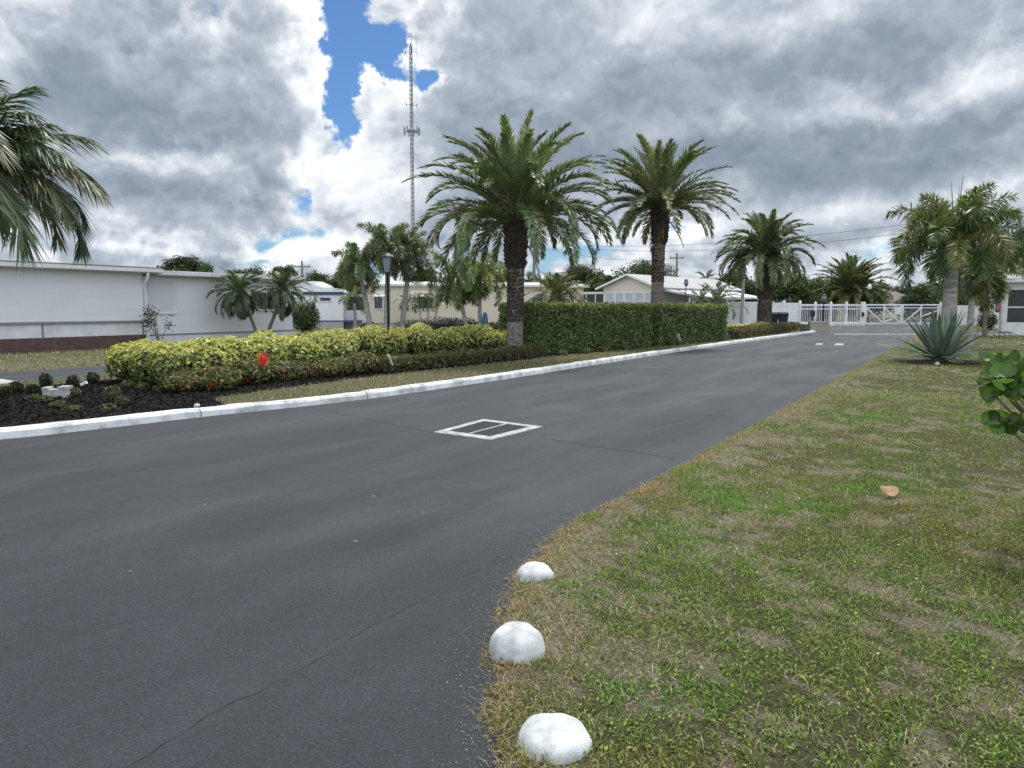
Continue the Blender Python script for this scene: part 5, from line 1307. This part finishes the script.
p = P(778, 316, 90) * np.array([1, 1, 0]); t = thing('distant_house', p, 'distant white roofed home glimpsed between the third date palm and trees', 'house')
m = MB(); m.box(0, 7, 0, 6, 0, 2.1); m.build('wall', M['screen'], t)
m = MB(); m.box(-.4, 7.4, -.3, 6.3, 2.1, 2.5); m.box(3.2, 4.6, -.2, 5, 2.5, 2.75); m.build('roof', M['white'], t)

# =================================================================== background trees
DK = [(0.035, 0.055, 0.02), (0.05, 0.075, 0.028), (0.065, 0.085, 0.03)]
MG = [(0.06, 0.095, 0.03), (0.085, 0.12, 0.04), (0.05, 0.08, 0.03)]
def tree_px(u, vtop, Y, rpx, seed, label, cols=DK, **kw):
    p = P(u, 307, Y); p[2] = 0; h = P(u, vtop, Y)[2]; r = rpx * Y / F
    broad_tree(p, h, r, seed, label, cols, **kw)
tree_px(190, 256, 90, 24, 201, 'dark domed tree showing above the white home roof', squash=.5, trunk_f=.4)
tree_px(250, 266, 100, 26, 202, 'low dark tree crown above the white home roof, behind the V-shaped palm', squash=.5)
tree_px(283, 262, 105, 17, 203, 'small dark tree just left of the weathered utility pole', squash=.8)
tree_px(318, 270, 110, 17, 204, 'dark tree directly behind the pale grey rounded top', MG, squash=.8)
tree_px(300, 274, 120, 20, 219, 'dark tree at the foot of the weathered utility pole', squash=.9)
tree_px(362, 272, 115, 20, 220, 'dark tree behind the dark palm cluster and its lamp post', squash=.9)
tree_px(340, 268, 100, 18, 205, 'pointed green tree between the blue-trimmed home and the dark palm cluster', MG, squash=.9)
tree_px(425, 266, 95, 16, 206, 'dark tree peeping over the beige home, right of the radio tower foot', squash=.8)
tree_px(500, 262, 100, 26, 207, 'dark tree behind the largest date palm trunk', squash=.7)
tree_px(580, 262, 95, 25, 208, 'dark spreading tree behind the drooping palm', squash=.7, nclump=70)
tree_px(602, 272, 90, 18, 209, 'green tree at the left eave of the gabled home', MG, squash=.8)
tree_px(645, 255, 105, 32, 210, 'airy tree behind the gabled home ridge and the second date palm', MG, squash=.6, nclump=60, per=70)
tree_px(735, 268, 80, 26, 211, 'dark tree between the bushy palm and the third date palm', squash=.8, nclump=75)
tree_px(787, 268, 82, 26, 212, 'dense green tree just right of the third date palm', MG, squash=.9, nclump=90)
tree_px(818, 274, 88, 26, 213, 'dense green tree behind the short stocky date palm, left side', MG, squash=.9, nclump=90)
tree_px(860, 277, 98, 26, 214, 'dark tree behind the short stocky date palm, right side', squash=.9, nclump=90)
tree_px(893, 288, 125, 20, 215, 'far dark tree above the brown-roofed house', squash=.8)
tree_px(925, 285, 90, 24, 216, 'dark tree behind the right half of the gate', squash=.9, nclump=90)
tree_px(962, 280, 85, 30, 217, 'dark tree behind the foxtail palm trunks', squash=.9, nclump=90)
tree_px(1030, 222, 62, 26, 218, 'tall dark tree at the right edge above the screened porch', squash=1.0, nclump=80)
feather_palm(P(705, 320, 95) * np.array([1, 1, 0]), [(0, 0, 4.9, .15, .12, 0, 0)], 'far small palm peeping over the carport roof', 61, 14, 1.9, rb, False, .5, 24, -30, 75, 80, name='distant_palm', shaft=False, lw=.08)
# far wood that closes the horizon
rng = rs(88); tw = MB(); protos = [tree_parts(7.0, 4.0, 400 + k, DK if k % 2 else MG, .5, 40, 45, .3, .75) for k in range(4)]
for k in range(110):
    y = rng.uniform(150, 210); x = rng.uniform(-150, 190); s_ = rng.uniform(.85, 1.35); tr, cr = protos[k % 4]
    a = rng.rand() * 6.28; ca, sa = math.cos(a), math.sin(a)
    for part in (cr,):
        V = np.concatenate(part.V); V = np.stack([V[:, 0] * ca - V[:, 1] * sa, V[:, 0] * sa + V[:, 1] * ca, V[:, 2]], 1) * s_ + np.array([x, y, 0])
        tw.add(V, np.concatenate(part.Q), None, np.concatenate(part.C))
tag(tw.build('far_wood', M['leaf']), kind='stuff')

# =================================================================== world: Nishita sky with broken cloud
SUN_EL, SUN_AZ = 62.0, 22.0            # azimuth measured from +Y towards +X
w = bpy.data.worlds.new('World'); SC.world = w; w.use_nodes = True; nt = w.node_tree
bg = nt.nodes['Background']; bg.inputs['Strength'].default_value = 0.1
sky = nd(nt, 'ShaderNodeTexSky', sky_type='NISHITA'); sky.sun_disc = False; sky.sun_elevation = R(SUN_EL); sky.sun_rotation = R(SUN_AZ)
sky.air_density = 1.0; sky.dust_density = 0.6; sky.ozone_density = 1.5
tc = nd(nt, 'ShaderNodeTexCoord'); L_ = nt.links
def mth(op, a, b=None, c=None, clamp=False):
    n = nd(nt, 'ShaderNodeMath', operation=op); n.use_clamp = clamp
    for i, v in enumerate((a, b, c)):
        if v is None: continue
        if isinstance(v, (int, float)): n.inputs[i].default_value = v
        else: L_.new(v, n.inputs[i])
    return n.outputs[0]
def smooth(v, a, b):
    n = nd(nt, 'ShaderNodeMapRange', interpolation_type='SMOOTHSTEP'); L_.new(v, n.inputs[0]); n.inputs[1].default_value = a; n.inputs[2].default_value = b
    return n.outputs[0]
nrm = nd(nt, 'ShaderNodeVectorMath', operation='NORMALIZE'); L_.new(tc.outputs['Generated'], nrm.inputs[0])
sx = nd(nt, 'ShaderNodeSeparateXYZ'); L_.new(nrm.outputs[0], sx.inputs[0])
dx_, dy_, dz_ = sx.outputs
zc = mth('ADD', mth('MAXIMUM', dz_, 0.0), 0.22)
def plane(off=0.0):
    c = nd(nt, 'ShaderNodeCombineXYZ'); z = mth('ADD', zc, off)
    L_.new(mth('DIVIDE', dx_, z), c.inputs[0]); L_.new(mth('DIVIDE', dy_, z), c.inputs[1]); c.inputs[2].default_value = 3.7
    return c.outputs[0]
P0, P1 = plane(), plane(0.028)
nA = tnoise(nt, P0, 1.5, 9, 0.56, 0.25); nB = tnoise(nt, P1, 1.5, 9, 0.56, 0.25)
az = mth('ARCTAN2', dx_, dy_); el = mth('ARCSINE', dz_)
wn = nd(nt, 'ShaderNodeTexNoise'); wn.inputs['Scale'].default_value = 7; wn.inputs['Detail'].default_value = 7; wn.inputs['Roughness'].default_value = .62; L_.new(nrm.outputs[0], wn.inputs['Vector'])
wc = nd(nt, 'ShaderNodeSeparateColor'); L_.new(wn.outputs['Color'], wc.inputs[0])
azw = mth('MULTIPLY_ADD', mth('SUBTRACT', wc.outputs[0], .5), .22, az); elw = mth('MULTIPLY_ADD', mth('SUBTRACT', wc.outputs[1], .5), .16, el)
def azel(u, v):
    a, b, c = ray(u, v); q = math.sqrt(a * a + b * b + c * c); return math.atan2(a, b), math.asin(c / q)
def blob(u, v, ru, rv, wgt, acc, warp=True):
    a, e = azel(u, v)
    A_ = mth('MULTIPLY', mth('SUBTRACT', azw if warp else az, a), F / ru); E_ = mth('MULTIPLY', mth('SUBTRACT', elw if warp else el, e), F / rv)
    gss = mth('POWER', math.e, mth('MULTIPLY', mth('ADD', mth('MULTIPLY', A_, A_), mth('MULTIPLY', E_, E_)), -1.0))
    return mth('MULTIPLY_ADD', gss, wgt, acc)
# how much cloud
D = mth('MULTIPLY_ADD', mth('SUBTRACT', nA, .5), 0.8, 0.80)
for b_ in ((330, 20, 26, 50, -1.0), (378, 62, 22, 18, -.7), (340, 105, 20, 36, -.85), (425, 90, 24, 9, -.6), (318, 194, 18, 16, -.42), (285, 230, 50, 8, -.27), (230, 250, 60, 7, -.24), (420, 275, 60, 12, -.35), (700, 236, 50, 11, -.4), (590, 245, 40, 12, -.4), (900, 262, 40, 16, -.35), (150, 255, 70, 6, -.15),
           (372, 180, 36, 38, .35), (382, 95, 16, 10, .3), (600, 90, 180, 120, .4), (880, 100, 200, 110, .45), (130, 120, 170, 120, .3), (800, 190, 200, 30, .2)):
    D = blob(*b_, D)
def vor(off):
    a_ = nd(nt, 'ShaderNodeVectorMath', operation='ADD'); L_.new(nrm.outputs[0], a_.inputs[0]); a_.inputs[1].default_value = (0, 0, off)
    b_ = nd(nt, 'ShaderNodeVectorMath', operation='SCALE'); L_.new(wn.outputs['Color'], b_.inputs[0]); b_.inputs['Scale'].default_value = .1
    c_ = nd(nt, 'ShaderNodeVectorMath', operation='ADD'); L_.new(a_.outputs[0], c_.inputs[0]); L_.new(b_.outputs[0], c_.inputs[1])
    v_ = nd(nt, 'ShaderNodeTexVoronoi', feature='F1'); v_.inputs['Scale'].default_value = 11; v_.inputs['Detail'].default_value = 3; v_.inputs['Roughness'].default_value = .5
    L_.new(c_.outputs[0], v_.inputs['Vector']); return v_.outputs['Distance']
V0, V1 = vor(0), vor(.012)
nE = tnoise(nt, nrm.outputs[0], 22, 7, .65)
D = mth('MULTIPLY_ADD', mth('SUBTRACT', .42, V0), .38, D)
D = mth('MULTIPLY_ADD', mth('SUBTRACT', nE, .5), .5, D)
alpha = smooth(D, .30, .56)
thick = smooth(D, .45, .95)
# how bright it is: relief from the light above, thin edges bright, plus the big masses
nC = tnoise(nt, P0, 3.4, 8, .6, .5)
soft = mth('MULTIPLY_ADD', smooth(D, .5, 1.0), -.6, 1.0)
S_ = mth('MULTIPLY_ADD', mth('MULTIPLY', mth('SUBTRACT', nB, nA), soft), -2.3, 0.5)
S_ = mth('MULTIPLY_ADD', mth('MULTIPLY', mth('SUBTRACT', V1, V0), soft), 1.7, S_)
S_ = mth('MULTIPLY_ADD', mth('MULTIPLY', mth('SUBTRACT', nC, .5), soft), .45, S_)
S_ = mth('MULTIPLY_ADD', mth('SUBTRACT', tnoise(nt, P0, 1.1, 4, .5, .3), .5), .95, S_)
S_ = mth('MULTIPLY_ADD', thick, -.55, mth('ADD', S_, .07))
for b_ in ((150, 95, 150, 60, -.14), (190, 195, 130, 22, -.2), (130, 150, 110, 11, .42), (10, 50, 30, 40, .3), (60, 10, 80, 22, .2), (306, 60, 24, 70, .75), (372, 178, 46, 50, 1.05), (388, 85, 30, 34, .7), (300, 150, 26, 26, .35), (330, 245, 80, 16, .5), (150, 232, 110, 8, .3), (60, 240, 110, 18, -.1),
           (820, 165, 170, 28, -.3), (800, 70, 120, 22, -.15), (600, 130, 130, 60, -.06), (560, 60, 120, 60, .06), (650, 20, 50, 35, .28), (800, 15, 80, 22, .4), (870, 103, 90, 10, .38), (985, 85, 26, 32, .4), (1000, 130, 50, 20, -.2), (890, 215, 110, 14, .45), (730, 128, 20, 9, .4), (690, 205, 60, 14, .35), (640, 262, 50, 16, .4), (820, 240, 150, 10, -.12), (980, 250, 80, 14, .2), (800, 272, 120, 10, .15)):
    S_ = blob(*b_, S_)
cl = ramp(nt, mth('MULTIPLY_ADD', S_, .62, .36, clamp=True), [(0.0, (0.165, 0.21, 0.268)), (0.25, (0.24, 0.287, 0.352)), (0.5, (0.39, 0.44, 0.505)), (0.75, (0.655, 0.69, 0.74)), (1.0, (0.93, 0.94, 0.95))])
# brighter overcast round the hidden sun, high above the frame
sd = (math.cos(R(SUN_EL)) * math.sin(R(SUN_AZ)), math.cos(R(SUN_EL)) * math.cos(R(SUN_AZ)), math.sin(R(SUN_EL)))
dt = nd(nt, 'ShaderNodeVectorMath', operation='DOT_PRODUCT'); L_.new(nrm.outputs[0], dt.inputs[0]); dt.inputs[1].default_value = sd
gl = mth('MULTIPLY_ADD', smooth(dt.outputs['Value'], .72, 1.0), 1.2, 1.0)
gl = mth('MULTIPLY_ADD', smooth(mth('MULTIPLY', dy_, -1.0), -.15, .7), 1.15, gl)      # unseen front-lit cloud behind the camera, boosted to brighten the house walls
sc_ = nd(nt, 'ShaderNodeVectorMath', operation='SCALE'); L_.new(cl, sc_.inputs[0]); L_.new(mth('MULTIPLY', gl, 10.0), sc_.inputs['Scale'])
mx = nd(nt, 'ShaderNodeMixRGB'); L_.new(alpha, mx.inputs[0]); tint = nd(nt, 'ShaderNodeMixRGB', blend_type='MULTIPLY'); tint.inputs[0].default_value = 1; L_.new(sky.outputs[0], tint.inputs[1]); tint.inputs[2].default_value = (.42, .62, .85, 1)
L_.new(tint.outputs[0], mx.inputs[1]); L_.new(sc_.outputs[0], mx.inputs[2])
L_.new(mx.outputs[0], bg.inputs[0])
w.cycles.sampling_method = 'MANUAL'; w.cycles.sample_map_resolution = 512

sun = bpy.data.lights.new('sun', 'SUN'); sun.energy = 2.7; sun.angle = R(8); sun.color = (1.0, .96, .9)
so = bpy.data.objects.new('sun', sun); COL.objects.link(so); so.location = (0, 0, 50)
so.rotation_euler = Vector(sd).to_track_quat('Z', 'Y').to_euler()

# =================================================================== camera and output
cam = bpy.data.cameras.new('camera'); co = bpy.data.objects.new('camera', cam); COL.objects.link(co)
co.location = (0, 0, CAMH); co.rotation_euler = (math.pi / 2 - PITCH, 0, 0)
cam.sensor_fit = 'HORIZONTAL'; cam.sensor_width = 36; cam.lens = 36 * F / 1024; cam.clip_end = 6000; cam.clip_start = .05
SC.camera = co
SC.view_settings.view_transform = 'Standard'; SC.view_settings.look = 'None'; SC.view_settings.exposure = 0.33; SC.view_settings.gamma = 1
SC.view_settings.use_curve_mapping = False
SC.cycles.max_bounces = 6; SC.cycles.transparent_max_bounces = 4; SC.cycles.use_denoising = True
